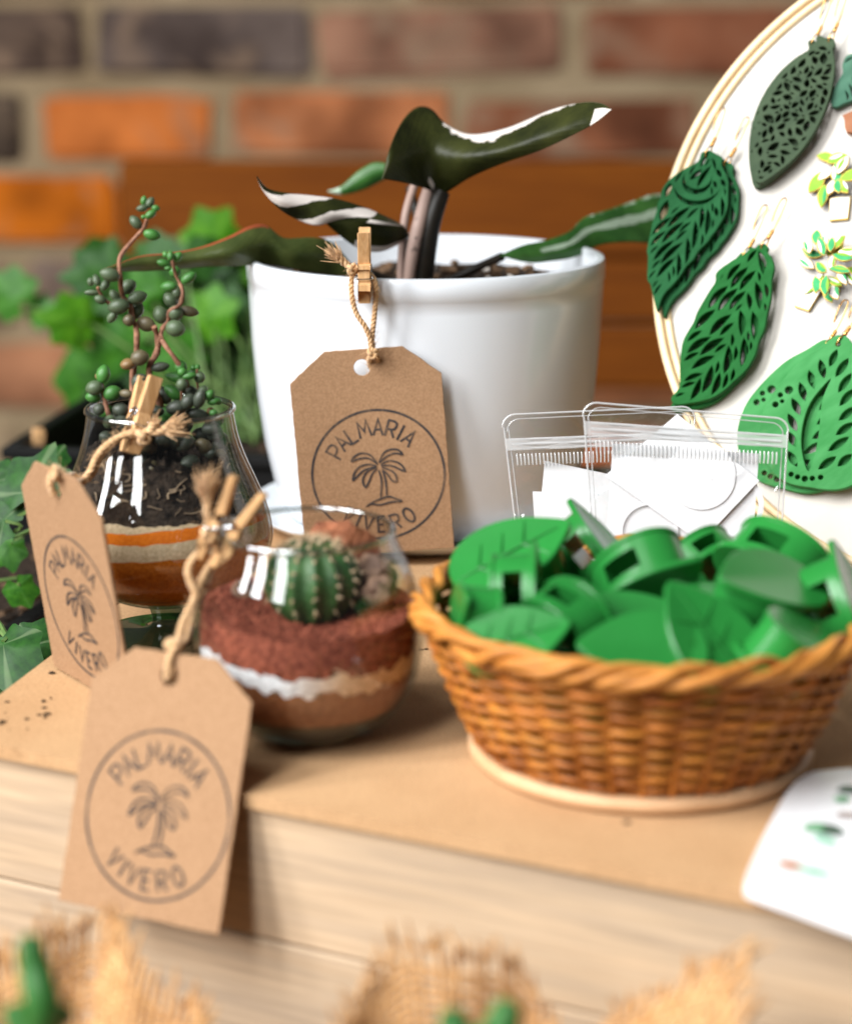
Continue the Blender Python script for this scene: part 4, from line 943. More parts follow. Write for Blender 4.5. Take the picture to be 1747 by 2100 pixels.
for sx in (-0.009, -0.002, 0.005):
    for s in (-1, 1): vein.append(tube([(sx, 0, 0.00150), (sx + 0.0045, s * 0.0075, 0.00136)], 0.00022, 5))
vein_me = mesh('veins', join(*vein), MAT['clip'], True, 60)
el = [(0.0150 * math.cos(2 * math.pi * i / 44), 0.0112 * math.sin(2 * math.pi * i / 44)) for i in range(44)]
def cut(sg, x0):                                            # end of the oval beyond the slot
    y0 = 0.0112 * math.sqrt(1 - (x0 / 0.0150) ** 2); a0 = math.atan2(y0 / 0.0112, x0 / 0.0150)
    return [(sg * 0.0150 * math.cos(-a0 + 2 * a0 * i / 18), sg * 0.0112 * math.sin(-a0 + 2 * a0 * i / 18)) for i in range(19)]
def slab(o, z0, z1, b=0.0): return xf(plate(o, (), z1 - z0, b), Matrix.Translation((0, 0, (z0 + z1) / 2)))
loop_me = mesh('drum', join(slab(el, -0.0034, -0.0004), slab(cut(1, 0.0058), -0.0098, -0.00341), slab(cut(-1, 0.0058), -0.0098, -0.00341), slab(el, -0.0128, -0.00981)), MAT['clip'], True, 35)
drum_me = mesh('adhesive_base', slab([(x * 1.05, y * 1.05) for x, y in el], -0.0146, -0.01281, 0.0004), MAT['clip'], True, 35)
def clip_parts(t, M):
    j = rnd.uniform(0.82, 1.18)
    for nm, me in (('leaf_plate', plate_me), ('drum', loop_me), ('adhesive_base', drum_me)):
        o = put(nm, me, t, M); o.color = (0.016 * j, 0.165 * j, 0.028 * j, 1)
def zK(x, y, Y): return atY((1175 + x / 1.3185) / 1.431, (1116 + y / 1.3185) / 1.431, Y)
CL = [  # zoom x, y, depth, facing direction of the leaf plate, in-plane spin, size, label
    (415, 680, .592, (-.25, -.52, .82), 25, 1.08, 'green plant clip showing its veined leaf face at the basket rim beside the kraft tag'),
    (730, 665, .612, (.70, -.10, .70), (-.45, -.85, .25), .86, 'green plant clip tilted up with its square slot open before the clear bags'),
    (930, 765, .586, (.22, -.72, -.55), (-.65, -.35, .65), 1.0, 'green plant clip lying on its face with a square slot to the side'),
    (1185, 695, .615, (.40, -.62, -.30), (-.2, -.3, .9), .74, 'green plant clip wedged behind the heap under the white stickers'),
    (1440, 705, .598, (-.50, -.50, -.45), (-.30, -.50, .80), 1.0, 'green plant clip tipped over with its slot facing the hoop'),
    (450, 840, .572, (.95, -.15, .10), (0, -.82, .55), .86, 'green plant clip on edge with a dark square slot open upward'),
    (290, 915, .556, (-.95, -.10, .10), (.1, .6, .8), .74, 'green plant clip on its side, drum outward by the basket wall'),
    (1400, 850, .563, (.36, -.25, .90), (.50, -.80, -.20), 1.06, 'green plant clip tilted with its leaf plate edge-on above a dark slot'),
    (830, 955, .556, (-.15, -.50, .86), 12, 1.02, 'green plant clip lying flat, smooth leaf face up in mid basket'),
    (955, 1040, .534, (.0, -.58, .81), 175, .98, 'green plant clip with plain oval face against the basket front'),
    (1205, 1010, .538, (.28, -.65, .70), 125, 1.04, 'green plant clip with a raised midrib leaning at the basket front'),
    (430, 1005, .540, (-.12, -.60, .78), 15, .86, 'green plant clip half sunk behind the rim, veined face up'),
    (640, 925, .557, (.60, .50, .30), (-.50, -.60, .70), .84, 'green plant clip turned away between two flat leaf faces'),
    (1500, 1045, .538, (-.50, .10, -.80), (.75, -.50, .40), .90, 'green plant clip upside down with a rounded drum at the front rim'),
    (1680, 870, .566, (.80, -.30, .50), (-.60, -.70, .30), .92, 'green plant clip on end, slot open, at the basket edge by the hoop'),
    (1270, 900, .566, (.0, -.1, -.9), (-.2, -.9, .1), .90, 'green plant clip buried under the tilted leaf plate'),
    (600, 780, .598, (.2, -.2, .9), 100, .85, 'green plant clip buried behind the clip on edge'),
    (1060, 880, .582, (-.2, -.3, .8), 60, .9, 'green plant clip buried in the middle of the heap'),
    (1560, 800, .592, (.4, -.2, .6), 10, .8, 'green plant clip near the basket edge under the hoop'),
]
for x, y, Y, nrm, spin, sz, lab in CL:
    p = zK(x, y, Y); nz = Vector(nrm).normalized(); q = nz.to_track_quat('Z', 'Y').to_matrix().to_4x4()
    ref = q @ Vector((1, 0, 0)); a0 = math.atan2(ref.dot(nz.cross(RT).normalized()), ref.dot(RT))
    if isinstance(spin, tuple):
        p = p + nz * 0.0065 * sz; yv = Vector(spin); yv = (yv - nz * yv.dot(nz)).normalized(); M = frame(yv.cross(nz), yv, nz, Vector((0, 0, 0))) @ Matrix.Scale(sz, 4)
    else: M = q @ Matrix.Rotation(rad(spin) - a0, 4, 'Z') @ Matrix.Scale(sz, 4)
    t = thing('plant_clip', lab, 'clip', p, 'green plant clips in the basket')
    clip_parts(t, Matrix.Translation(p) @ M)
    if lab.find('vein') < 0 and lab.find('midrib') < 0: continue
    o = put('veins', vein_me, [c for c in t.children if c.name.startswith('leaf_plate')][0], None); o.matrix_local = Matrix.Identity(4); o.color = o.parent.color
for q in range(8):                                        # lower layer that shows only in gaps
    a = q * 2.4; r = 0.030 * math.sqrt((q + .5) / 8); p = KC + Vector((r * math.cos(a), r * math.sin(a), 0.030 + 0.004 * (q % 3)))
    t = thing('plant_clip', 'green plant clip deep in the basket under the heap', 'clip', p, 'green plant clips in the basket')
    M = Matrix.Translation(p) @ Matrix.Rotation(rnd.uniform(0, 6), 4, 'Z') @ Matrix.Rotation(rnd.uniform(-.25, .25), 4, 'X')
    clip_parts(t, M)

# ================================================================== clear zip bags with white stickers
def zip_bag(label, base, xdir, lean, corners, zipv, teethv, cards, seed):
    """corners: TL, TR, BL, BR in picture units on the bag's own plane; the bottom is carried down to the box top"""
    xd = Vector(xdir).normalized(); bk = Vector((-xd.y, xd.x, 0)); upv = (Vector((0, 0, 1)) * math.cos(lean) + bk * math.sin(lean)); nrm = xd.cross(upv)   # towards the camera
    base = Vector(base)
    def loc(u, v): p = atP(u, v, base, nrm) - base; return p.dot(xd), p.dot(upv)
    tl, tr, bl, br = [loc(*c) for c in corners]
    t = thing('zip_bag', label, 'bag', base, 'clear zip bags of stickers')
    M = frame(xd, upv, nrm, base)
    def lerp(s, h):                                         # s across, h = 0 bottom .. 1 top
        ex = (tl[0] + (bl[0] - tl[0]) * (1 - h) * (tl[1] / max(1e-6, tl[1] - bl[1])), ); x0 = bl[0] + (tl[0] - bl[0]) * (h * tl[1] - bl[1]) / (tl[1] - bl[1]); x1 = br[0] + (tr[0] - br[0]) * (h * tr[1] - br[1]) / (tr[1] - br[1])
        top = tl[1] + (tr[1] - tl[1]) * s; return x0 + (x1 - x0) * s, 0.0004 + (top - 0.0004) * h
    W_ = tr[0] - tl[0]
    for side in (1, -1):
        nu, nv = 28, 32; V, F = [], []
        for j in range(nv + 1):
            for i in range(nu + 1):
                s, h = i / nu, j / nv; x, y = lerp(s, h)
                cr = 0.0045                                  # rounded top corners
                if y > lerp(s, 1)[1] - cr:
                    dy = y - (lerp(s, 1)[1] - cr); ins = cr - math.sqrt(max(0, cr * cr - dy * dy)); cx_ = (tl[0] + tr[0]) / 2; x = cx_ + (x - cx_) * (1 - 2 * ins / W_)
                bulge = 0.0016 * math.sin(math.pi * s) ** 0.7 * math.sin(math.pi * min(1, h * 1.15)) if h < 0.87 else 0.0
                wr = 0.0005 * noise.noise(Vector((x * 90, y * 55, seed + side))) * (h < 0.84) + 0.0004 * noise.noise(Vector((x * 260 + y * 130, y * 60, seed)))
                V.append(M @ Vector((x, y, side * (0.00045 + bulge) + wr * min(1, 6 * s, 6 * (1 - s)))))
        for j in range(nv):
            for i in range(nu): q = j * (nu + 1) + i; F.append((q, q + 1, q + nu + 2, q + nu + 1))
        mk('film_sheet', (V, F), MAT['film'], t, True, 180)
    def path(pts, n=1): return [M @ Vector((x, y, 0)) for x, y in pts]
    ob = [lerp(0, 0.0), lerp(0, .5), lerp(0, .94)] + [(lerp(0, 1)[0] + 0.0045 * (1 - math.cos(a)), lerp(0, 1)[1] - 0.0045 * (1 - math.sin(a))) for a in [math.pi / 2 * i / 6 for i in range(7)]]
    ob += [(lerp(1, 1)[0] - 0.0045 * (1 - math.sin(a)), lerp(1, 1)[1] - 0.0045 * (1 - math.cos(a))) for a in [math.pi / 2 * i / 6 for i in range(7)]] + [lerp(1, .94), lerp(1, .5), lerp(1, 0)]
    mk('edge_weld', tube(path(ob), 0.00036, 6), MAT['zip'], t, True, 80)
    i2 = [(p[0] + (0.0016 if p[0] < (tl[0] + tr[0]) / 2 else -0.0016), p[1] - (0.0016 if k_ > 2 and k_ < len(ob) - 3 else 0)) for k_, p in enumerate(ob)]
    mk('edge_weld', tube(path(i2), 0.00022, 6), MAT['zip'], t, True, 80)
    for v_, r in zip(zipv, (0.00045, 0.0006, 0.00035)):
        h = loc((corners[0][0] + corners[1][0]) / 2, v_)[1] / ((tl[1] + tr[1]) / 2)
        mk('zip_rail', tube([M @ Vector((*lerp(s, h), 0.0007)) for s in (0.03, .3, .6, .97)], r, 6), MAT['zip'], t, True, 80)
    hz = [loc((corners[0][0] + corners[1][0]) / 2, v_)[1] / ((tl[1] + tr[1]) / 2) for v_ in (zipv[0] - 3, zipv[2] + 3)]
    V = [M @ Vector((*lerp(i / 20, h), 0.0010 + 0.0003 * math.sin(i * 1.3))) for h in hz for i in range(21)]
    mk('zip_glare_band', (V, [(i, i + 1, i + 22, i + 21) for i in range(20)]), MAT['zip'], t, True, 180)  # whitish strip over the zip, with its glare painted in
    h0, h1 = [loc((corners[0][0] + corners[1][0]) / 2, v_)[1] / ((tl[1] + tr[1]) / 2) for v_ in teethv]
    parts = [tube([M @ Vector((*lerp(s, h0), 0.0009)), M @ Vector((*lerp(s, (h0 + h1) / 2), 0.0014)), M @ Vector((*lerp(s, h1), 0.0009))], 0.00032, 5) for s in [0.05 + 0.9 * i / 44 for i in range(45)]]
    mk('zip_teeth', join(*parts), MAT['zip'], t, True, 80)
    for k, (lab, cat, poly, holes) in enumerate(cards):
        pts = [loc(u, v) for u, v in poly]; hs = [[loc(u, v) for u, v in hh] for hh in holes]
        zoff = -0.0008 + 0.00042 * k
        o = mk('sticker_card', xf(plate(pts, hs, 0.00024), M @ Matrix.Translation((0, 0, zoff))), MAT['paper'], None, True, 30, base=M @ Vector((*pts[0], zoff)))
        tag(o, lab, cat)
    return t
def circ(u, v, r, n=36, ex=1.0): return [(u + r * ex * math.cos(2 * math.pi * i / n), v + r * math.sin(2 * math.pi * i / n)) for i in range(n)]
def turned(u, v, wd, hh, a): c, s = math.cos(rad(a)), math.sin(rad(a)); return [(u + c * x - s * y, v + s * x + c * y) for x, y in ((-wd / 2, -hh / 2), (wd / 2, -hh / 2), (wd / 2, hh / 2), (-wd / 2, hh / 2))]
zip_bag('clear zip bag of white stickers leaning by the white pot', (0.06, 0.694, 0.0004), (1, 0.03, 0), rad(8), [(1030, 850), (1425, 834), (1062, 1120), (1410, 1120)], (895, 905, 914), (925, 948),
        [('white sticker card with slanting top edge in the bag by the white pot', 'card', [(1117, 945), (1330, 990), (1290, 1215), (1095, 1190)], []),
         ('white sticker card low in the bag by the white pot', 'card', [(1092, 1008), (1225, 1012), (1240, 1200), (1105, 1210)], []),
         ('white round sticker in the bag by the white pot', 'sticker', circ(1270, 1060, 62), [])], 3)
zip_bag('clear zip bag of white stickers standing before the hoop', (0.105, 0.676, 0.0004), (1, -0.02, 0), rad(7), [(1195, 826), (1616, 857), (1216, 1120), (1600, 1120)], (880, 892, 902), (915, 940),
        [('wide white backing card at the rear of the bag before the hoop', 'card', turned(1395, 1085, 300, 330, 4), []),
         ('white sticker ring at the right of the bag before the hoop', 'sticker', circ(1500, 1035, 66), [circ(1497, 1037, 58)]),
         ('white cut-out sticker ring low in the bag before the hoop', 'sticker', circ(1330, 1090, 60), [circ(1330, 1090, 54)]),
         ('large white diamond shaped sticker card in the bag before the hoop', 'card', [(1388, 849), (1556, 985), (1436, 1112), (1240, 975)], []),
         ('white round sticker on the diamond card in the bag', 'sticker', circ(1437, 975, 70), [])], 8)

# ================================================================== embroidery hoop with jewellery
HYAW, HTILT, HR = rad(-22.14), rad(26.88), 0.1387
HA = Vector((math.cos(HYAW), math.sin(HYAW), 0)); HB = Vector((-math.sin(HYAW), math.cos(HYAW), 0)) * math.sin(HTILT) + Vector((0, 0, 1)) * math.cos(HTILT); HN = HA.cross(HB)
H0c = Vector((0.1984, 0.72, 0.0)); HC = H0c + HB * HR + HN * 0.0
hoop = thing('embroidery_hoop', 'wooden embroidery hoop stretched with cream linen, earrings pinned on it', 'hoop', H0c)
HM = frame(HA, HB, HN, HC)
MAT['hoopwood'] = pm('pale_hoop_wood', (0.74, 0.54, 0.30), (0.82, 0.63, 0.38), 90, 0.45, 0.15, 500, 0.0003, stretch=(1, 1, 1))
def ring_band(r0, r1, z0, z1, b=0.0008):
    pr = [(r0 + b, z0), (r1 - b, z0), (r1, z0 + b), (r1, z1 - b), (r1 - b, z1), (r0 + b, z1), (r0, z1 - b), (r0, z0 + b)]
    return xf(lathe(pr, (0, 0, 0), 160, True), HM)
mk('outer_ring', ring_band(HR - 0.0032, HR, -0.0060, 0.0028), MAT['hoopwood'], hoop, True, 30)
mk('inner_ring', ring_band(HR - 0.0066, HR - 0.0036, -0.0060, 0.0018), MAT['hoopwood'], hoop, True, 30)
def linen():
    m, nt, bs, tc = nodes('cream_linen')
    mp = N(nt, 'ShaderNodeMapping'); nt.links.new(tc.outputs['UV'], mp.inputs[0]); outs = []
    for d in ('X', 'Y'):
        wv = N(nt, 'ShaderNodeTexWave', wave_type='BANDS', bands_direction=d); wv.inputs['Scale'].default_value = 520; wv.inputs['Distortion'].default_value = 1.2; wv.inputs['Detail'].default_value = 2; wv.inputs['Detail Scale'].default_value = 0.3
        nt.links.new(tc.outputs['UV'], wv.inputs['Vector']); outs.append(wv.outputs[1])
    mm = N(nt, 'ShaderNodeMath', operation='MULTIPLY'); nt.links.new(outs[0], mm.inputs[0]); nt.links.new(outs[1], mm.inputs[1])
    n = noisetex(nt, tc, 60, 4)
    base = ramp(nt, n.outputs[0], [(0.3, (0.68, 0.64, 0.58)), (0.7, (0.73, 0.695, 0.64))])
    nt.links.new(mixc(nt, 0.25, base.outputs[0], mixc(nt, 1.0, base.outputs[0], ramp(nt, mm.outputs[0], [(0.0, (0.55, 0.53, 0.5)), (0.5, (1.1, 1.1, 1.1))]).outputs[0], 'MULTIPLY')), bs.inputs['Base Color'])
    bs.inputs['Roughness'].default_value = 0.9; bs.inputs['Specular IOR Level'].default_value = 0.2; bump(nt, bs, mm.outputs[0], 0.35, 0.0003); return m
V, F, uvs = [], [], []
nr, na = 40, 96
for i in range(nr + 1):
    for q in range(na):
        r = (HR - 0.0067) * i / nr; a = 2 * math.pi * q / na; x, y = r * math.cos(a), r * math.sin(a)
        V.append(HM @ Vector((x, y, 0.0002 * noise.noise(Vector((x, y, 0)) * 30)))); uvs.append((x, y))
for i in range(nr):
    for q in range(na): F.append((i * na + q, (i + 1) * na + q, (i + 1) * na + (q + 1) % na, i * na + (q + 1) % na))
fo = mk('linen', (V, F), linen(), hoop, True, 180)
uvl = fo.data.uv_layers.new(name='UVMap')
for l in fo.data.loops: uvl.data[l.index].uv = uvs[l.vertex_index]

def hp(u, v, z=0.0): p = atP(u / 1.431, v / 1.431, HC + HN * z, HN) - HC; return Vector((p.dot(HA), p.dot(HB), 0))   # photo pixel -> hoop plane
def z2h(x, y, z=0.0): return hp(1800 + x / 2.4957, y / 2.4957, z)
def z3h(x, y, z=0.0): return hp(1800 + x / 1.9086, 600 + y / 1.9086, z)
def stained(name, c1, c2): return pm(name, tuple(q * .72 for q in c1), tuple(q * .72 for q in c2), 60, 0.7, 0.35, 900, 0.0003, stretch=(1, 6, 1), lo=0.3, hi=0.7, spec=0.12)
def lens(c, d, ln, wd, n=8, bend=0.0):
    """pointed oval hole centred on c along direction d"""
    c = Vector(c); d = Vector((d[0], d[1], 0)).normalized(); s = Vector((-d.y, d.x, 0)); out = []
    for k in range(2 * n):
        t = k / n if k <= n else 2 - k / n; sg = 1 if k < n else -1
        w_ = math.sin(math.pi * t) ** 0.8 * wd / 2 * sg; out.append(c + d * (t - .5) * ln + s * (w_ + bend * math.sin(math.pi * t)))
    return [(p.x, p.y) for p in out]
def inside(p, poly):
    r = False; n = len(poly)
    for i in range(n):
        a, b = poly[i], poly[(i + 1) % n]
        if (a[1] > p[1]) != (b[1] > p[1]) and p[0] < (b[0] - a[0]) * (p[1] - a[1]) / (b[1] - a[1]) + a[0]: r = not r
    return r
def clear(p, poly, m): return inside(p, poly) and min(seg_d(p, poly[i], poly[(i + 1) % len(poly)]) for i in range(len(poly))) > m
def seg_d(p, a, b):
    p, a, b = Vector(p[:2]), Vector(a[:2]), Vector(b[:2]); ab = b - a; t = max(0, min(1, (p - a).dot(ab) / max(1e-12, ab.dot(ab)))); return (a + ab * t - p).length
def smooth_out(pts, n=5): return [(p.x, p.y) for p in catmull([Vector((q[0], q[1], 0)) for q in pts], n, True)]
def dense(h, st=0.0004):
    o = []
    for i in range(len(h)):
        a, b = np.array(h[i]), np.array(h[(i + 1) % len(h)]); n = max(1, int(np.hypot(*(b - a)) / st))
        for k in range(n): o.append(a + (b - a) * k / n)
    return np.array(o)
def ok_holes(holes, outline, margin, gap=0.00062):
    out, dn = [], []; od = dense(outline)
    for h in holes:
        d = dense(h); c = d.mean(0); rr_ = np.hypot(*(d - c).T).max()
        if np.sqrt(((d[:, None] - od[None]) ** 2).sum(-1)).min() < margin or not inside(tuple(d[0]), outline): continue
        bad = False
        for g, (dg, cg, rg_) in zip(out, dn):
            if np.hypot(*(c - cg)) > rr_ + rg_ + gap: continue
            if np.sqrt(((d[:, None] - dg[None]) ** 2).sum(-1)).min() < gap or inside(h[0], g) or inside(g[0], h): bad = True; break
        if not bad: out.append(h); dn.append((d, c, rr_))
    return out
def hook(t, p, d, L=0.016, z=0.006):
    """gold ring, coil and ear wire leaving point p along d (hoop plane)"""
    p = Vector((p[0], p[1], 0)); d = Vector((d[0], d[1], 0)).normalized(); s = Vector((-d.y, d.x, 0)); up_ = Vector((0, 0, 1))
    def W(q): return HM @ q
    rc = p + d * 0.0016
    mk('jump_ring', tube([W(rc + d * 0.0026 * math.cos(a) + up_ * (z + 0.0016 * math.sin(a)) + s * 0.0004 * math.sin(a)) for a in [2 * math.pi * i / 24 for i in range(24)]], 0.00036, 6, True), MAT['gold'], t, True, 80)
    q0 = rc + d * 0.0030 + up_ * (z + 0.0002)
    coil = [W(q0 + d * (0.0006 + 0.0028 * i / 60) + s * 0.00062 * math.cos(i * .75) + up_ * 0.00062 * math.sin(i * .75)) for i in range(61)]
    mk('coil', tube(coil, 0.00026, 5), MAT['gold'], t, True, 80)
    mk('bead', xf(ellipsoid((0, 0, 0), 0.0010, 0.0010, 0.0010, 10, 8), Matrix.Translation(W(q0 + d * 0.0002))), MAT['gold'], t, True, 180)
    arc = [q0 + d * 0.0034, q0 + d * (L * .55) + s * 0.0006, q0 + d * (L * .92) + s * 0.0016 + up_ * 0.0004, q0 + d * L + s * 0.0030, q0 + d * (L * .90) + s * 0.0044 - up_ * .001, q0 + d * (L * .6) + s * 0.0042 - up_ * 0.0025, q0 + d * (L * .42) + s * 0.0036 - up_ * 0.0034]
    mk('ear_wire', tube(catmull([W(q) for q in arc], 6), 0.00032, 6), MAT['gold'], t, True, 80)
def earring(label, outline, holes, m, z, th, shift=(0, 0), rot=0.0, hookat=None, hookdir=None, L=0.016, group=None):
    c = Vector((sum(p[0] for p in outline) / len(outline), sum(p[1] for p in outline) / len(outline), 0))
    T = Matrix.Translation((shift[0], shift[1], 0)) @ Matrix.Translation(c) @ Matrix.Rotation(rot, 4, 'Z') @ Matrix.Translation(-c)
    t = thing('earring', label, 'earring', HM @ (T @ c + Vector((0, 0, z))), group)
    mk('pendant', xf(plate(outline, holes, th, 0.00022), HM @ Matrix.Translation((0, 0, z)) @ T), m, t, True, 35)
    if hookat is not None:
        hk = T @ Vector((hookat[0], hookat[1], 0)); hook(t, hk, hookdir, L, z + 0.0006)
    return t
GE = 'laser cut leaf earrings'
PX = 0.4 / 1000                                             # rough metres per zoom unit, for margins

# ---- pointed oval with floral fretwork
E1 = stained('grey_green_stain', (0.050, 0.082, 0.045), (0.082, 0.125, 0.068))
o1 = [z2h(*p) for p in ((1500, 335), (1535, 318), (1570, 335), (1600, 330), (1635, 350), (1640, 400), (1625, 420), (1640, 540), (1610, 740), (1530, 950), (1410, 1140), (1270, 1280), (1092, 1392), (1050, 1290), (1042, 1120), (1075, 910), (1160, 715), (1280, 555), (1410, 445), (1500, 395))]
o1 = smooth_out([(p.x, p.y) for p in o1], 4)
rr = random.Random(21); hs = []
ax0, ax1 = z2h(1560, 380), z2h(1092, 1392); axd = (ax1 - ax0); axn = Vector((-axd.y, axd.x, 0)).normalized(); aL = axd.length
for i in range(2600):
    t = rr.random(); p = ax0 + axd * t + axn * rr.uniform(-1, 1) * 0.016; ang = rr.uniform(0, 6.28); big = 1 - i / 2600
    ln = (0.0011 + 0.0034 * big) * rr.uniform(.8, 1.2); hs.append(lens((p.x, p.y, 0), (math.cos(ang), math.sin(ang)), ln, ln * rr.uniform(.38, .62), 5, ln * rr.uniform(-.12, .12)))
hs = ok_holes(hs, o1, 0.0010, 0.00048)
dr = -(axd.normalized())
earring('grey green oval fretwork earring, rear one of its pair', o1, hs, E1, 0.0026, 0.0030, (-0.0030, -0.0003), rad(2), (z2h(1535, 345).x, z2h(1535, 345).y), (0.35, 1), 0.017, GE)
earring('grey green oval fretwork earring, front one of its pair', o1, hs, E1, 0.0060, 0.0030, (0, 0), 0, (z2h(1600, 355).x, z2h(1600, 355).y), (0.3, 1), 0.017, GE)

# ---- curled leaf with swirl cut-outs
E2 = stained('deep_green_stain', (0.010, 0.092, 0.026), (0.020, 0.140, 0.044))
o2 = [hp(*p) for p in ((2068, 469), (2090, 462), (2112, 472), (2130, 484), (2128, 505), (2146, 545), (2147, 580), (2143, 636), (2116, 688), (2098, 712), (2088, 728), (2060, 756), (2046, 780), (2026, 799), (2004, 832), (1983, 857), (1966, 874), (1953, 895), (1941, 930), (1934, 912), (1920, 853), (1911, 836), (1913, 773), (1910, 752), (1921, 701), (1926, 672), (1938, 640), (1942, 615), (1950, 600), (1952, 580), (1973, 549), (2016, 517), (2058, 494))]
o2 = smooth_out([(p.x, p.y) for p in o2], 3)
mid = [hp(*p) for p in ((2098, 490), (2085, 560), (2055, 640), (2010, 730), (1965, 830), (1942, 920))]
def slits(mid, outline, n, base_ang, ln0, ln1, wd, off, margin, t0=0.05, t1=0.97, bend=0.0004, alt=True):
    P = catmull(mid, 12); hs = []
    for k in range(n):
        t = t0 + (t1 - t0) * k / (n - 1); i = min(len(P) - 2, int(t * (len(P) - 1))); d = (P[i + 1] - P[i]).normalized(); s = Vector((-d.y, d.x, 0))
        for sg in (1, -1):
            dd = d * math.cos(base_ang) + s * sg * math.sin(base_ang)
            for rep in range(3):
                ln = (ln0 + (ln1 - ln0) * math.sin(math.pi * min(1, t + .1))) * (1, .75, .5)[rep]
                c = P[i] + s * sg * off + dd * ln * 0.55
                h = lens(c, dd, ln, wd * (1, .95, .85)[rep], 7, bend * sg)
                if all(clear(q, outline, margin) for q in h): hs.append(h); break
    return hs
cres = lambda c, r, a0, a1, w0: [(c.x + r * math.cos(a0 + (a1 - a0) * i / 12), c.y + r * math.sin(a0 + (a1 - a0) * i / 12)) for i in range(13)] + [(c.x + (r - w0 * math.sin(math.pi * i / 12)) * math.cos(a0 + (a1 - a0) * i / 12), c.y + (r - w0 * math.sin(math.pi * i / 12)) * math.sin(a0 + (a1 - a0) * i / 12)) for i in range(11, 0, -1)]
cc = z2h(640, 1370)
hs = [cres(cc, 0.0060, rad(-200), rad(10), 0.0022), cres(cc + Vector((0.0004, -0.0012, 0)), 0.0096, rad(-165), rad(-20), 0.0020)]
hs += [lens(z2h(630, 1330), z2h(690, 1270) - z2h(560, 1380), 0.0062, 0.0020)]
P2 = catmull(mid, 8)
for k, (x, y, ln) in enumerate(((430, 1440, .006), (440, 1520, .008), (400, 1590, .009), (470, 1400, .006), (800, 1320, .004), (830, 1390, .0036), (770, 1400, .003), (810, 1470, .003), (780, 1480, .002), (750, 1540, .0042), (780, 1600, .004))):
    hs.append(lens(z2h(x, y), (z2h(380, 1700) - z2h(470, 1450)) if x < 600 else (z2h(x, y) - z2h(700, 1150)), ln, ln * 0.32 + .0003))
hs_fixed = hs
# ---- feathery lattice leaf
E3 = stained('leaf_green_stain', (0.010, 0.115, 0.020), (0.020, 0.175, 0.038))
o3 = [z3h(*p) for p in ((772, 292), (790, 276), (812, 280), (830, 262), (862, 256), (885, 275), (878, 300), (905, 335), (918, 390), (905, 450), (898, 560), (880, 640), (862, 735), (832, 800), (815, 868), (785, 925), (762, 958), (715, 1005), (692, 1022), (655, 1060), (590, 1105), (520, 1130), (450, 1142), (370, 1150), (345, 1112), (388, 1058), (402, 975), (408, 880), (428, 770), (455, 715), (498, 652), (520, 600), (558, 540), (600, 478), (632, 435), (640, 385), (690, 345), (738, 322))]
o3 = smooth_out([(p.x, p.y) for p in o3], 3)
mid3 = [z3h(*p) for p in ((830, 300), (790, 450), (730, 640), (650, 820), (540, 980), (400, 1115))]
hs = slits(mid3, o3, 13, rad(25), 0.0110, 0.0165, 0.0037, 0.0004, 0.0007, 0.05, 0.93)
for row in (-1, 1, -2, 2, -1.5, 1.5, -2.6, 2.6):
    off = Vector((0.0044 * row, 0.0012 * row, 0)); hs += slits([p + off for p in mid3], o3, 24, rad(16), 0.006, 0.0105, 0.0027, 0.0003, 0.0007, 0.02, 0.96)
rr = random.Random(8); P3 = catmull(mid3, 14); xs = [q[0] for q in o3]; ys = [q[1] for q in o3]; hs = []
def lace(P, outline, n, l0, l1, ratio, side, sd):
    r3 = random.Random(sd); out = []; xs = [q[0] for q in outline]; ys = [q[1] for q in outline]
    while len(out) < n:
        p = Vector((r3.uniform(min(xs), max(xs)), r3.uniform(min(ys), max(ys)), 0))
        if not inside((p.x, p.y), outline): continue
        i = min(range(len(P) - 1), key=lambda k: (P[k] - p).length_squared); d = (P[i + 1] - P[i]).normalized(); s_ = Vector((-d.y, d.x, 0)); o_ = (p - P[i]).dot(s_)
        if abs(o_) < 0.0011: continue
        dd = d * math.cos(side) + s_ * (1 if o_ > 0 else -1) * math.sin(side); f = 1 - len(out) / n; ln = l0 + (l1 - l0) * f
        out.append(lens(p, dd, ln, ln * ratio, 6, ln * 0.06 * (1 if o_ > 0 else -1)))
    return out
hs = lace(P3, o3, 1500, 0.0030, 0.0115, 0.27, rad(24), 8)
hs = ok_holes(hs, o3, 0.0008, 0.00062)
earring('bright green lattice leaf earring, rear one of its pair', o3, hs, E3, 0.0026, 0.0030, (-0.0026, -0.0012), rad(3.5), (z3h(800, 300).x, z3h(800, 300).y), (0.4, 1), 0.018, GE)
earring('bright green lattice leaf earring overlapping its twin, front one of its pair', o3, hs, E3, 0.0060, 0.0030, (0, 0), 0, (z3h(850, 275).x, z3h(850, 275).y), (0.45, 1), 0.017, GE)

hs = ok_holes(hs_fixed + lace(catmull(mid, 14), o2, 1500, 0.0026, 0.0120, 0.19, rad(22), 5), o2, 0.0007, 0.0006)
earring('deep green curled leaf earring, rear one of its pair', o2, hs, E2, 0.0026, 0.0030, (0.0034, -0.0016), rad(-1.5), (z2h(760, 1200).x, z2h(760, 1200).y), (0.45, 1), 0.017, GE)
earring('deep green curled leaf earring with a swirl, front one of its pair', o2, hs, E2, 0.0060, 0.0030, (0, 0), 0, (z2h(705, 1185).x, z2h(705, 1185).y), (0.35, 1), 0.016, GE)

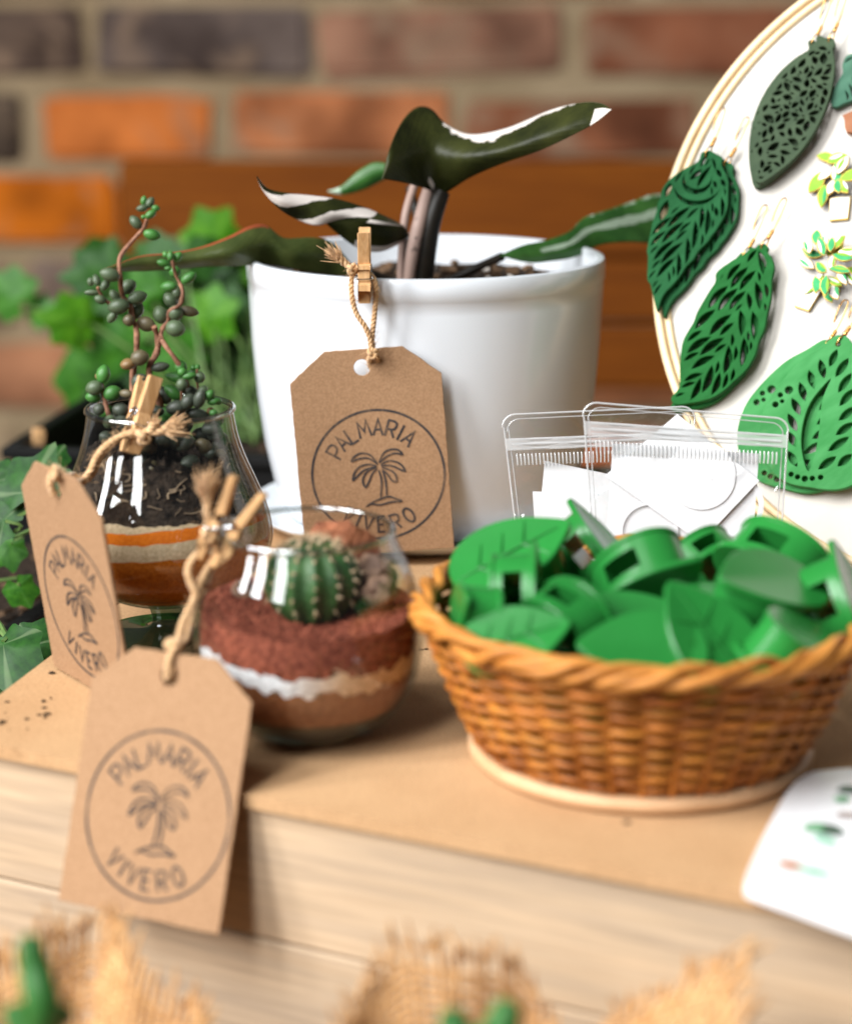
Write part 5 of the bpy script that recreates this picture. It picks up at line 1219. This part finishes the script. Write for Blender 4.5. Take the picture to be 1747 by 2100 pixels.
# ---- broad drop with sprigs
E4 = stained('light_green_stain', (0.040, 0.260, 0.062), (0.085, 0.370, 0.115))
axt, axb = z3h(1292, 766), z3h(1122, 1612); axd = (axb - axt).normalized()
axs = Vector((-axd.y, axd.x, 0))
if axs.x > 0: axs = -axs                                    # towards the left of the drop
lhs = [z3h(*p) for p in ((1250, 772), (1170, 832), (1080, 892), (1010, 960), (930, 1060), (868, 1160), (838, 1270), (838, 1370), (868, 1470), (925, 1545), (1010, 1592))]
def mirror(p): d = p - axt; return axt + axd * d.dot(axd) - axs * d.dot(axs)
o4 = [axt] + lhs + [axb] + [mirror(p) for p in lhs[::-1]]
o4 = smooth_out([(p.x, p.y) for p in o4], 4)
hs = []
big = [z3h(*p) for p in ((1232, 1008), (1180, 1060), (1120, 1140), (1082, 1240), (1068, 1350), (1080, 1450), (1108, 1520), (1140, 1440), (1162, 1330), (1172, 1240), (1178, 1160), (1200, 1080))]
hs.append(smooth_out([(p.x, p.y) for p in big], 3))
lf = [((1246, 892), (1268, 845), (1226, 940)), ((1184, 952), (1172, 900), (1196, 1005)), ((1126, 1012), (1112, 960), (1142, 1062)), ((1076, 1080), (1060, 1030), (1094, 1135)), ((1040, 1162), (1018, 1115), (1066, 1208)),
      ((1020, 1250), (994, 1200), (1044, 1298)), ((1016, 1342), (992, 1300), (1042, 1386)), ((1020, 1452), (996, 1408), (1046, 1496))]
for c, a, b in lf:
    d = z3h(*b) - z3h(*a); h = lens(z3h(*c), d, d.length * 1.0, 0.0028); hs.append(h)
for c, a, b in (((1295, 945), (1255, 1002), (1330, 895)), ((1310, 1030), (1270, 1085), (1345, 975)), ((1322, 1110), (1275, 1160), (1360, 1060)), ((1325, 1200), (1270, 1235), (1370, 1155)), ((1310, 1285), (1258, 1318), (1360, 1245)), ((1275, 1370), (1215, 1412), (1335, 1330)), ((1212, 1475), (1160, 1510), (1262, 1436)), ((1310, 1460), (1268, 1495), (1350, 1425))):
    d = z3h(*b) - z3h(*a); hs.append(lens(z3h(*c), d, d.length * .96, 0.0030))
for x, y, r in ((1012, 1538, .0010), (1048, 1553, .0010), (1088, 1563, .0012), (1130, 1561, .0010), (1176, 1555, .0010), (1000, 1070, .0016), (952, 1097, .0010), (962, 1132, .0008), (925, 1150, .0012), (1272, 815, .0010)):
    c = z3h(x, y); hs.append([(c.x + r * math.cos(2 * math.pi * i / 14), c.y + r * math.sin(2 * math.pi * i / 14)) for i in range(14)])
hs = ok_holes(hs, o4, 0.0005, 0.0004)
h4 = z3h(1272, 812)
earring('light green broad drop earring with sprig cut-outs, rear one of its pair', o4, hs, E4, 0.0026, 0.0030, (-0.0085, -0.0008), rad(-6), (h4.x, h4.y), (0.45, 1), 0.016, GE)
earring('light green broad drop earring with sprig cut-outs, front one of its pair', o4, hs, E4, 0.0060, 0.0030, (0, 0), 0, (h4.x, h4.y), (0.5, 1), 0.016, GE)

# ---- teal leaf and terracotta pot charms
E5 = stained('teal_stain', (0.060, 0.165, 0.105), (0.105, 0.25, 0.165))
o5 = smooth_out([(p.x, p.y) for p in [z2h(*q) for q in ((1745, 430), (1710, 450), (1685, 510), (1690, 560), (1670, 600), (1640, 650), (1610, 700), (1598, 760), (1610, 810), (1650, 815), (1700, 790), (1760, 770), (1800, 740), (1860, 660), (1880, 560), (1850, 470), (1800, 430))]], 3)
hs = ok_holes(slits([z2h(*q) for q in ((1800, 450), (1720, 620), (1625, 800))], o5, 8, rad(40), 0.006, 0.011, 0.0009, 0.0012, 0.0005), o5, 0.0004)
earring('teal broad leaf charm beside the grey green fretwork earring', o5, hs, E5, 0.0030, 0.0030, group=GE)
E6 = stained('terracotta_paint', (0.42, 0.17, 0.085), (0.50, 0.22, 0.12))
o6 = [(p.x, p.y) for p in [z2h(*q) for q in ((1684, 870), (1760, 835), (1850, 850), (1840, 890), (1815, 1000), (1715, 995), (1700, 960), (1698, 905))]]
earring('small terracotta coloured flower pot charm under the teal leaf charm', o6, [], E6, 0.0024, 0.0026, group=GE)

# ---- enamel plant pins
MAT['en_w'] = pm('white_enamel', (0.78, 0.77, 0.72), None, 50, 0.5, spec=0.15); MAT['en_l'] = pm('lime_enamel', (0.24, 0.46, 0.04), (0.20, 0.40, 0.03), 300, 0.5, spec=0.15)
MAT['en_g'] = pm('jade_enamel', (0.03, 0.30, 0.09), (0.05, 0.38, 0.13), 300, 0.5, spec=0.15); MAT['pin_gold'] = pm('gold_plate', (0.60, 0.40, 0.09), None, 50, 0.5, metal=1)
def grow(poly, k): c = Vector((sum(p[0] for p in poly) / len(poly), sum(p[1] for p in poly) / len(poly))); return [tuple(c + (Vector(p) - c) * (1 + k / max(1e-6, (Vector(p) - c).length))) for p in poly]
def pin(label, potpts, leaves, conv, seed):
    rr = random.Random(seed); pp = [(q.x, q.y) for q in [conv(*p) for p in potpts]]; c = conv(*potpts[0])
    t = thing('enamel_pin', label, 'pin', HM @ Vector((c.x, c.y, 0.0008)), 'enamel plant pins')
    mk('pot_edge', xf(plate(grow(pp, 0.0005), (), 0.0012, 0.0001), HM @ Matrix.Translation((0, 0, 0.0012))), MAT['pin_gold'], t, True, 35)
    mk('pot_enamel', xf(plate(pp, (), 0.0003), HM @ Matrix.Translation((0, 0, 0.0020))), MAT['en_w'], t, True, 35)
    for i, (x, y, ang, ln, wd, kind) in enumerate(leaves):
        c = conv(x, y); d = conv(x + math.cos(rad(ang)) * 10, y - math.sin(rad(ang)) * 10) - c
        lp = lens(c, d, ln, wd, 9, rr.uniform(-.0006, .0006)); zb = 0.0016 + 0.0007 * i * 0.5
        g = mk('leaf', xf(plate(grow(lp, 0.00034), (), 0.0009, 0.0001), HM @ Matrix.Translation((0, 0, zb))), MAT['pin_gold'], t, True, 35)
        mk('leaf_enamel', xf(plate(lp, (), 0.00026), HM @ Matrix.Translation((0, 0, zb + 0.00056))), MAT['en_' + kind[0]], g, True, 35)
        if len(kind) > 1:
            dd = Vector(d).normalized(); s = Vector((-dd.y, dd.x, 0)); lp2 = lens(c + s * wd * .22, d, ln * .72, wd * .38, 7)
            mk('leaf_enamel', xf(plate(lp2, (), 0.00026), HM @ Matrix.Translation((0, 0, zb + 0.00072))), MAT['en_' + kind[1]], g, True, 35)
    return t
pin('white enamel pin of a lime leaved plant in a white pot', [(1590, 1470), (1735, 1450), (1715, 1610), (1590, 1622)],
    [(1560, 1170, 165, .0075, .0034, 'l'), (1640, 1180, 20, .0080, .0040, 'lw'), (1490, 1350, 235, .0100, .0048, 'l'), (1560, 1300, 215, .0070, .0030, 'w'), (1640, 1290, 90, .0085, .0042, 'gw'), (1540, 1460, 262, .0095, .0036, 'lg'), (1600, 1400, 250, .0060, .0030, 'w'),
     (1690, 1240, 60, .0080, .0036, 'wl'), (1740, 1310, 30, .0080, .0040, 'l'), (1700, 1400, 300, .0060, .0030, 'lw'), (1660, 1400, 95, .0055, .0028, 'g')], z2h, 1)
rr = random.Random(5)
lv = []
for i in range(30):
    a = rr.uniform(0, 6.28); r = math.sqrt(rr.random()); x = 1215 + 165 * r * math.cos(a); y = 375 + 165 * r * math.sin(a)
    if x < 1075 and y > 420: continue
    lv.append((x, y, rr.uniform(20, 340) if r < .5 else math.degrees(-a) + rr.uniform(-40, 40), rr.uniform(.0055, .0085), rr.uniform(.0022, .0034), rr.choice(['l', 'lw', 'gw', 'wg', 'g', 'wl', 'gl'])))
pin('white enamel pin of a split leaf plant in a small white pot', [(1070, 452), (1170, 480), (1095, 600), (1020, 575)], lv, z3h, 2)

# ================================================================== white printed pouch at the box corner
MAT['pouch'] = pm('white_gloss_card', (0.74, 0.75, 0.76), None, 50, 0.35, coat=0.3)
pz_ = 0.0022
poly = [atZ(u, v, pz_) for u, v in ((1526, 1822), (1545, 1765), (1580, 1690), (1612, 1632), (1640, 1603), (1680, 1590), (1800, 1584), (1960, 1600), (2000, 1650), (1960, 1960), (1900, 1985), (1800, 1930), (1730, 1905), (1640, 1872), (1545, 1838))]
cpo = Vector((0.125, 0.505, 0.0002))
pouch = thing('printed_card', 'white rounded card with small plant prints lying on the box corner', 'card', cpo)
mk('card', xf(plate([(p.x, p.y) for p in smooth_out_pts] if False else smooth_out([(p.x, p.y) for p in poly], 3), (), 0.0036, 0.0008), Matrix.Translation((0, 0, pz_))), MAT['pouch'], pouch, True, 40)
PR = {'k': pm('print_dark_green', (0.02, 0.05, 0.03), (0.05, 0.10, 0.06), 200, 0.5), 'g': pm('print_mint', (0.22, 0.48, 0.32), (0.32, 0.55, 0.42), 200, 0.5), 'o': pm('print_orange', (0.45, 0.17, 0.06), None, 50, 0.5), 'n': pm('print_taupe', (0.34, 0.28, 0.26), None, 50, 0.5), 'v': pm('print_green', (0.12, 0.33, 0.16), None, 50, 0.5)}
zt = 0.0042
for i, (u, v, ang, ln, wd, c) in enumerate(((1695, 1700, -18, .0085, .0050, 'k'), (1668, 1697, 20, .0055, .0034, 'v'), (1690, 1722, -30, .0065, .0034, 'g'), (1735, 1672, 10, .0050, .0035, 'n'), (1622, 1775, -16, .0062, .0030, 'o'), (1668, 1788, -14, .0072, .0030, 'g'), (1742, 1620, 5, .0060, .0040, 'k'), (1725, 1640, 40, .0040, .0030, 'v'))):
    p = atZ(u, v, zt); q = atZ(u + 10 * math.cos(rad(ang)), v - 10 * math.sin(rad(ang)), zt); d = q - p
    mk('print', ([Vector((a, b, zt + i * 4e-5)) for a, b in lens((p.x, p.y, 0), d, ln * 1.35, wd * 1.45, 8)], [tuple(range(16))]), PR[c], pouch, False)

# ================================================================== burlap wrapped pots in front
MAT['succ2'] = pm('fleshy_leaf', (0.016, 0.085, 0.014), (0.04, 0.15, 0.03), 60, 0.45, spec=0.25)
MAT['terracotta'] = pm('terracotta', (0.34, 0.13, 0.06), (0.45, 0.19, 0.09), 40, 0.85)
def burlap():
    m, nt, bs, tc = nodes('burlap'); outs = []
    for d in ('X', 'Y'):
        wv = N(nt, 'ShaderNodeTexWave', wave_type='BANDS', bands_direction=d); wv.inputs['Scale'].default_value = 11; wv.inputs['Distortion'].default_value = 1.0; wv.inputs['Detail'].default_value = 2
        nt.links.new(tc.outputs['UV'], wv.inputs['Vector']); outs.append(wv.outputs[1])
    mm = N(nt, 'ShaderNodeMath', operation='MAXIMUM'); nt.links.new(outs[0], mm.inputs[0]); nt.links.new(outs[1], mm.inputs[1])
    r = ramp(nt, mm.outputs[0], [(0.25, (0.16, 0.075, 0.025)), (0.6, (0.50, 0.285, 0.125)), (0.95, (0.64, 0.40, 0.20))]); nt.links.new(r.outputs[0], bs.inputs['Base Color'])
    bs.inputs['Roughness'].default_value = 0.95; bump(nt, bs, mm.outputs[0], 0.9, 0.001); return m
MAT['burlap'] = burlap()
MAT['fringe'] = pm('burlap_fibre', (0.40, 0.20, 0.065), (0.58, 0.33, 0.135), 300, 0.9, sheen=0.3)
def burlap_pot(label, c, h, r, collar, seed, leaves, plab):
    """collar: list of (angle deg, height, outward) of the cloth's upper edge"""
    rr = random.Random(seed); c = Vector(c); t = thing('wrapped_pot', label, 'pot', c, 'burlap wrapped pots')
    mk('inner_pot', lathe([(0, 0), (r * .72, 0), (r * .95, h * .97), (r * .85, h * .97), (r * .83, h * .85), (0, h * .83)], c, 40), MAT['terracotta'], t, True, 40)
    n = 132; rows = 40; V, F, UV = [], [], []
    an = [a for a, _, _ in collar] + [collar[0][0] + 360]; hs = [q for _, q, _ in collar] + [collar[0][1]]; ow = [q for _, _, q in collar] + [collar[0][2]]
    for j in range(rows + 1):
        s = j / rows
        for i in range(n):
            a = 360 * i / n; aa = (a - collar[0][0]) % 360 + collar[0][0]; H = float(np.interp(aa, an, hs)); O = float(np.interp(aa, an, ow))
            z = 0.001 + (h * 1.02 + H - 0.001) * s; k = max(0, (s - .62) / .38)
            rad_ = r * (0.78 + 0.26 * min(1, s / .62)) + O * k ** 1.4 + 0.0025 * math.sin(rad(a) * 9 + 2 * s) * s + 0.0015 * noise.noise(Vector((a * .05, s * 5, seed)))
            V.append(c + Vector((rad_ * math.cos(rad(a)), rad_ * math.sin(rad(a)), z))); UV.append((i / n * 10, s * 5))
    cl = lambda i, j, d: V[j * n + i % n] + (V[j * n + i % n] - c).normalized() * d
    wf = []
    for i in range(n):
        if rr.random() < .05: continue
        wf.append(tube([cl(i, j, .0004 if (i + j) % 2 else -.0004) + Vector((rr.gauss(0, .0002), rr.gauss(0, .0002), 0)) for j in range(rows + 1)], 0.00078, 5))
    mk('warp_threads', join(*wf), MAT['fringe'], t, True, 80)['kind'] = 'stuff'
    wf = []
    for j in range(rows - 1):
        if rr.random() < .06: continue
        wf.append(tube([cl(i, j, -.0004 if (i + j) % 2 else .0004) + Vector((0, 0, rr.gauss(0, .00025))) for i in range(n)], 0.00080, 5, True))
    mk('weft_threads', join(*wf), MAT['fringe'], t, True, 80)['kind'] = 'stuff'
    parts = []
    for i in range(n * 2):
        k = rr.randrange(n); p = V[rows * n + k]; q = V[(rows - 2) * n + k]; d = (p - q).normalized(); j = Vector((rr.gauss(0, 1), rr.gauss(0, 1), rr.gauss(0, 1)))
        l = rr.uniform(0.002, 0.007); p = p.lerp(V[rows * n + (k + 1) % n], rr.random()) - d * 0.001
        parts.append(tube([p, p + d * l * .5 + j * 0.0005, p + d * l + j * 0.0016], [0.00062, 0.00055, 0.0003], 5, caps=False))
    f = mk('fringe', join(*parts), MAT['fringe'], t, True, 60); f['kind'] = 'stuff'
    pl = thing('succulent_plant', plab, 'succulent', c + Vector((0, 0, h * .84)))
    mk('crown', lathe([(0, 0), (0.008, 0.0), (0.006, 0.006), (0, 0.008)], c + Vector((0, 0, h * .83)), 16), MAT['succ2'], pl)
    for (u, v, Y, L, wd, ang) in leaves:
        tip = atY(u, v, Y); d = RT * math.cos(rad(ang)) + UP * math.sin(rad(ang)); b = c + Vector((0, 0, h * .86)); md_ = tip - d * L
        P = catmull([b, b.lerp(md_, .55) + Vector((0, 0, .002)), md_, tip - d * L * .4, tip], 5); m_ = len(P)
        mk('leaf', tube(P, [wd * (0.45 + 0.55 * math.sin(math.pi * min(1, (0.12 + 0.84 * i / (m_ - 1))))) if i < m_ - 1 else wd * 0.12 for i in range(m_)], 10), MAT['succ2'], pl, True, 80)
    return t
burlap_pot('burlap wrapped pot with tall fringed cloth by the hanging tag', (-0.092, 0.435, TZ + 0.0005), 0.055, 0.030, [(0, .016, .010), (40, .018, .010), (70, .036, .010), (100, .032, .008), (140, .014, .006), (210, .010, .010), (270, .012, .012), (320, .014, .012)], 31,
           [(60, 1915, .395, .018, .0042, 100), (20, 2060, .395, .016, .004, 120), (150, 2070, .398, .012, .0035, 30)], 'fleshy green succulent in the burlap pot by the hanging tag')
burlap_pot('wide burlap wrapped pot with two raised fringed corners before the basket', (0.014, 0.408, TZ + 0.0005), 0.055, 0.041, [(0, .022, .012), (22, .048, .024), (40, .034, .012), (62, .012, .003), (85, .036, .003), (112, .040, .006), (140, .020, .008), (165, .012, .010), (215, .010, .010), (270, .008, .010), (320, .012, .010)], 32,
           [(925, 2068, .385, .010, .0042, 100), (1045, 2050, .385, .012, .0045, 75), (985, 2110, .375, .010, .004, 90)], 'fleshy green succulent in the wide burlap pot before the basket')

# ================================================================== ivy in black planters
MAT['black'] = pm('black_plastic', (0.004, 0.004, 0.004), (0.006, 0.006, 0.006), 40, 0.6, spec=0.15)
def ivy_leaf_mesh(name, seed, m):
    rr = random.Random(seed); tips = [(90, 1.0), (38, .80), (-18, .62), (-62, .46)]
    pts = []
    ang = [(-90, .22), (-66, .52), (-42, .56), (-16, .74), (10, .66), (40, .90), (66, .74), (90, 1.08), (114, .74), (140, .90), (170, .66), (196, .74), (222, .56), (246, .52)]
    pts = [Vector((r * rr.uniform(.92, 1.08) * math.cos(rad(a)), r * rr.uniform(.92, 1.08) * math.sin(rad(a)), 0)) for a, r in ang]
    out = catmull(pts, 3, True); V = [Vector((0, -.05, 0))]; F = []; n = len(out)
    for s in (0.33, 0.66, 1.0):
        for p in out: q = p * s; V.append(Vector((q.x, q.y, -0.22 * abs(q.x) ** 1.5 * .8 - 0.16 * q.y * q.y + 0.06 * noise.noise(q * 3 + Vector((seed, 0, 0))))))
    for i in range(n):
        j = (i + 1) % n; F.append((0, 1 + i, 1 + j)); F.append((1 + i, 1 + n + i, 1 + n + j, 1 + j)); F.append((1 + n + i, 1 + 2 * n + i, 1 + 2 * n + j, 1 + n + j))
    return mesh(name, (V, F), m, True, 180)
def ivymat(name, c1, c2, vein):
    m, nt, bs, tc = nodes(name); n = noisetex(nt, tc, 3, 4); r = ramp(nt, n.outputs[0], [(0.35, c1), (0.65, c2)])
    sx = N(nt, 'ShaderNodeSeparateXYZ'); nt.links.new(tc.outputs['Object'], sx.inputs[0])
    at = N(nt, 'ShaderNodeMath', operation='ARCTAN2'); ay = N(nt, 'ShaderNodeMath', operation='ADD'); ay.inputs[1].default_value = 0.05; nt.links.new(sx.outputs[1], ay.inputs[0]); nt.links.new(sx.outputs[0], at.inputs[0]); nt.links.new(ay.outputs[0], at.inputs[1])
    mu = N(nt, 'ShaderNodeMath', operation='MULTIPLY'); mu.inputs[1].default_value = 3.4; nt.links.new(at.outputs[0], mu.inputs[0]); co = N(nt, 'ShaderNodeMath', operation='COSINE'); nt.links.new(mu.outputs[0], co.inputs[0])
    f = ramp(nt, co.outputs[0], [(0.93, (0, 0, 0)), (0.995, (1, 1, 1))]); nt.links.new(mixc(nt, mixc(nt, 0.22, (0, 0, 0), f.outputs[0]), r.outputs[0], vein), bs.inputs['Base Color'])
    bs.inputs['Roughness'].default_value = 0.5; bs.inputs['Specular IOR Level'].default_value = 0.2
    oi = N(nt, 'ShaderNodeObjectInfo'); return m
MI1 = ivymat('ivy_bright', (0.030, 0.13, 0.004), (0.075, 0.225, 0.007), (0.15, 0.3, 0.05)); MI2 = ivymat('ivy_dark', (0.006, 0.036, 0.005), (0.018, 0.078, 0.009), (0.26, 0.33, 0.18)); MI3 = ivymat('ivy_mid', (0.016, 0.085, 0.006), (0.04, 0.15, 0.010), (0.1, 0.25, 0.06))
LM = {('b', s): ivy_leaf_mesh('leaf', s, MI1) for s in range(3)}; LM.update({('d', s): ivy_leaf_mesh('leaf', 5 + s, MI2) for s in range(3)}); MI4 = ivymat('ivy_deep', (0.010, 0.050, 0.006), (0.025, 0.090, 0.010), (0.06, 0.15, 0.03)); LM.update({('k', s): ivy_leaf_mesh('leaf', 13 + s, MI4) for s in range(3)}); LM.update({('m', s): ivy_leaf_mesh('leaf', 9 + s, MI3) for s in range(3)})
MAT['ivystem'] = pm('ivy_stem', (0.07, 0.14, 0.03), (0.12, 0.20, 0.05), 100, 0.6)
def ivy(root, spots, anchor, rngs):
    for (u, v, Y, size, ang, kind, face) in spots:
        p = atY(u, v, Y); s = size * mpp(p); n = Vector(face).normalized()
        yv = RT * math.cos(rad(ang)) + UP * math.sin(rad(ang)); yv = (yv - n * yv.dot(n)).normalized(); xv = yv.cross(n)
        M = frame(xv, yv, n, p) @ Matrix.Scale(s, 4)
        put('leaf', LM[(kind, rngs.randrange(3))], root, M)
        a = Vector(anchor) + Vector((rngs.uniform(-.02, .02), rngs.uniform(-.02, .02), 0)); b = p - yv * s * .1
        mk('stem', tube(catmull([a, a.lerp(b, .5) + Vector((rngs.uniform(-.02, .02), rngs.uniform(-.01, .01), .012)), b - yv * s * .3 - n * .004, b], 5), 0.0009, 5), MAT['ivystem'], root)
def planter(label, c, sx, sy, h, rot, soilz, fill_n=150):
    t = thing('planter', label, 'planter', c); M = Matrix.Translation(c) @ Matrix.Rotation(rot, 4, 'Z'); w_ = 0.003
    for nm, cc_, ss in (('base', (0, 0, w_ / 2), (sx - 2 * w_ - .0006, sy - 2 * w_ - .0006, w_)), ('wall', (0, -sy / 2 + w_ / 2, h / 2), (sx, w_, h)), ('wall', (0, sy / 2 - w_ / 2, h / 2), (sx, w_, h)), ('wall', (-sx / 2 + w_ / 2, 0, h / 2), (w_, sy - 2 * w_ - .0004, h)), ('wall', (sx / 2 - w_ / 2, 0, h / 2), (w_, sy - 2 * w_ - .0004, h))):
        mk(nm, box(cc_, ss, M), MAT['black'], t, False)
    for nm, cc_, ss in (('rim', (0, -sy / 2, h + .002), (sx + .008, .008, .006)), ('rim', (0, sy / 2, h + .002), (sx + .008, .008, .006)), ('rim', (-sx / 2, 0, h + .0022), (.008, sy - .009, .006)), ('rim', (sx / 2, 0, h + .0022), (.008, sy - .009, .006))):
        mk(nm, box(cc_, ss, M, 0.001), MAT['black'], t, True, 30)
    g = 24; V, F = [], []
    for i in range(g + 1):
        for j in range(g + 1):
            x, y = (i / g - .5) * (sx - 2.4 * w_), (j / g - .5) * (sy - 2.4 * w_); V.append(M @ Vector((x, y, soilz + 0.004 * noise.noise(Vector((x, y, 0)) * 60))))
    for i in range(g):
        for j in range(g): q = i * (g + 1) + j; F.append((q, q + g + 1, q + g + 2, q + 1))
    o = mk('soil', (V, F), MAT['soil'], t); o['kind'] = 'stuff'
    rr = random.Random(int(sx * 1e4)); parts = []
    for _ in range(fill_n):
        s = rr.uniform(.003, .010); Mx = M @ Matrix.Translation((rr.uniform(-.46, .46) * sx, rr.uniform(-.46, .46) * sy, soilz + rr.uniform(0, .004))) @ Matrix.Rotation(rr.uniform(0, 6), 4, 'Z') @ Matrix.Rotation(rr.uniform(-.5, .5), 4, 'X')
        parts.append(box((0, 0, 0), (s, s * .6, s * .3), Mx))
    o = mk('bark_chips', join(*parts), MAT['bark'], t, False); o['kind'] = 'stuff'
    return t
rg = random.Random(77)
p1 = planter('black planter of bright ivy behind the display box', Vector((-0.072, 1.12, TZ + 0.0005)), 0.23, 0.28, 0.092, rad(-9), 0.070)
# rear ivy: bright leaves between the stemmed glass and the bench
iv1 = thing('ivy_plant', 'bright green bushy ivy growing in the black planter behind the box', 'ivy', (-0.10, 1.12, TZ + 0.072))
spots = []
for (u, v, sz, ang, kd) in ((30, 610, 70, 140, 'm'), (75, 640, 45, 20, 'm'), (430, 500, 75, 60, 'b'), (480, 560, 70, 110, 'b'), (160, 660, 70, 170, 'b'), (230, 640, 70, 60, 'b'), (300, 600, 60, 120, 'm'), (350, 640, 80, 80, 'b'), (420, 650, 70, 20, 'b'), (460, 700, 75, 100, 'm'), (390, 720, 70, 200, 'm'), (310, 700, 70, 270, 'm'), (250, 720, 70, 150, 'm'), (190, 770, 90, 240, 'm'), (260, 790, 80, 300, 'm'), (340, 780, 80, 80, 'm'), (430, 790, 80, 330, 'm'), (490, 640, 60, 70, 'b'), (500, 760, 70, 290, 'm'), (180, 690, 60, 100, 'b'), (370, 560, 60, 90, 'b'), (330, 520, 45, 100, 'm'), (470, 610, 70, 160, 'b'), (410, 590, 60, 250, 'b'), (280, 660, 60, 20, 'b'), (225, 820, 60, 250, 'm'), (380, 830, 70, 280, 'm'), (300, 840, 60, 230, 'm'), (460, 850, 60, 250, 'm')):
    spots.append((u, v, 1.24 + rg.uniform(-.05, .08), sz * 1.12, ang, kd, (rg.uniform(-.5, .5), -1, rg.uniform(-.1, .9))))
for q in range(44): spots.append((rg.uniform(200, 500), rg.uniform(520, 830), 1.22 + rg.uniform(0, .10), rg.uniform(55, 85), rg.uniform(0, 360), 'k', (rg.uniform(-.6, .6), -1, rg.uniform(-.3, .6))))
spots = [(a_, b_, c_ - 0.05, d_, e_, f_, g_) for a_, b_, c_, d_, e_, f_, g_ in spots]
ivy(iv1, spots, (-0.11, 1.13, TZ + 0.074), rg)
p2 = planter('black planter of variegated ivy beside the display box', Vector((-0.252, 0.83, TZ + 0.0005)), 0.20, 0.28, 0.070, rad(-14), 0.058)
iv2 = thing('ivy_plant', 'dark ivy with pale veins hanging beside the display box', 'ivy', (-0.23, 0.80, TZ + 0.058))
spots = [(62, 1005, .77, 105, 75, 'd', (-.3, -.9, .6)), (5, 1065, .77, 85, 150, 'd', (-.2, -.9, .5)), (110, 945, .80, 45, 60, 'd', (.2, -.8, .6)), (8, 1325, .700, 105, 285, 'd', (-.2, -.75, .8)), (70, 1322, .715, 76, 20, 'd', (.1, -.85, .7)), (20, 1120, .79, 60, 230, 'm', (-.2, -.9, .4)), (40, 1205, .78, 50, 300, 'm', (.2, -.9, .2)), (95, 1090, .80, 48, 330, 'm', (.2, -.9, .3)), (-10, 985, .80, 60, 120, 'd', (-.2, -.9, .6)), (30, 1385, .705, 60, 250, 'd', (0, -.9, .4))]
ivy(iv2, spots, (-0.215, 0.79, TZ + 0.06), rg)
# peg clipped on the far planter rim
pj = atY(74, 948, 1.02)
q = peg('blurred wooden clothes peg standing among the dark ivy leaves', pj, pj + Vector((0.003, 0, 0.02)), (1, 0.3, 0), L=0.017, wd=0.0055)
knot('twine_knot', pj + Vector((-0.006, 0, 0.002)), (0, -1, 0.2), 0.0030, 0.0016, q)
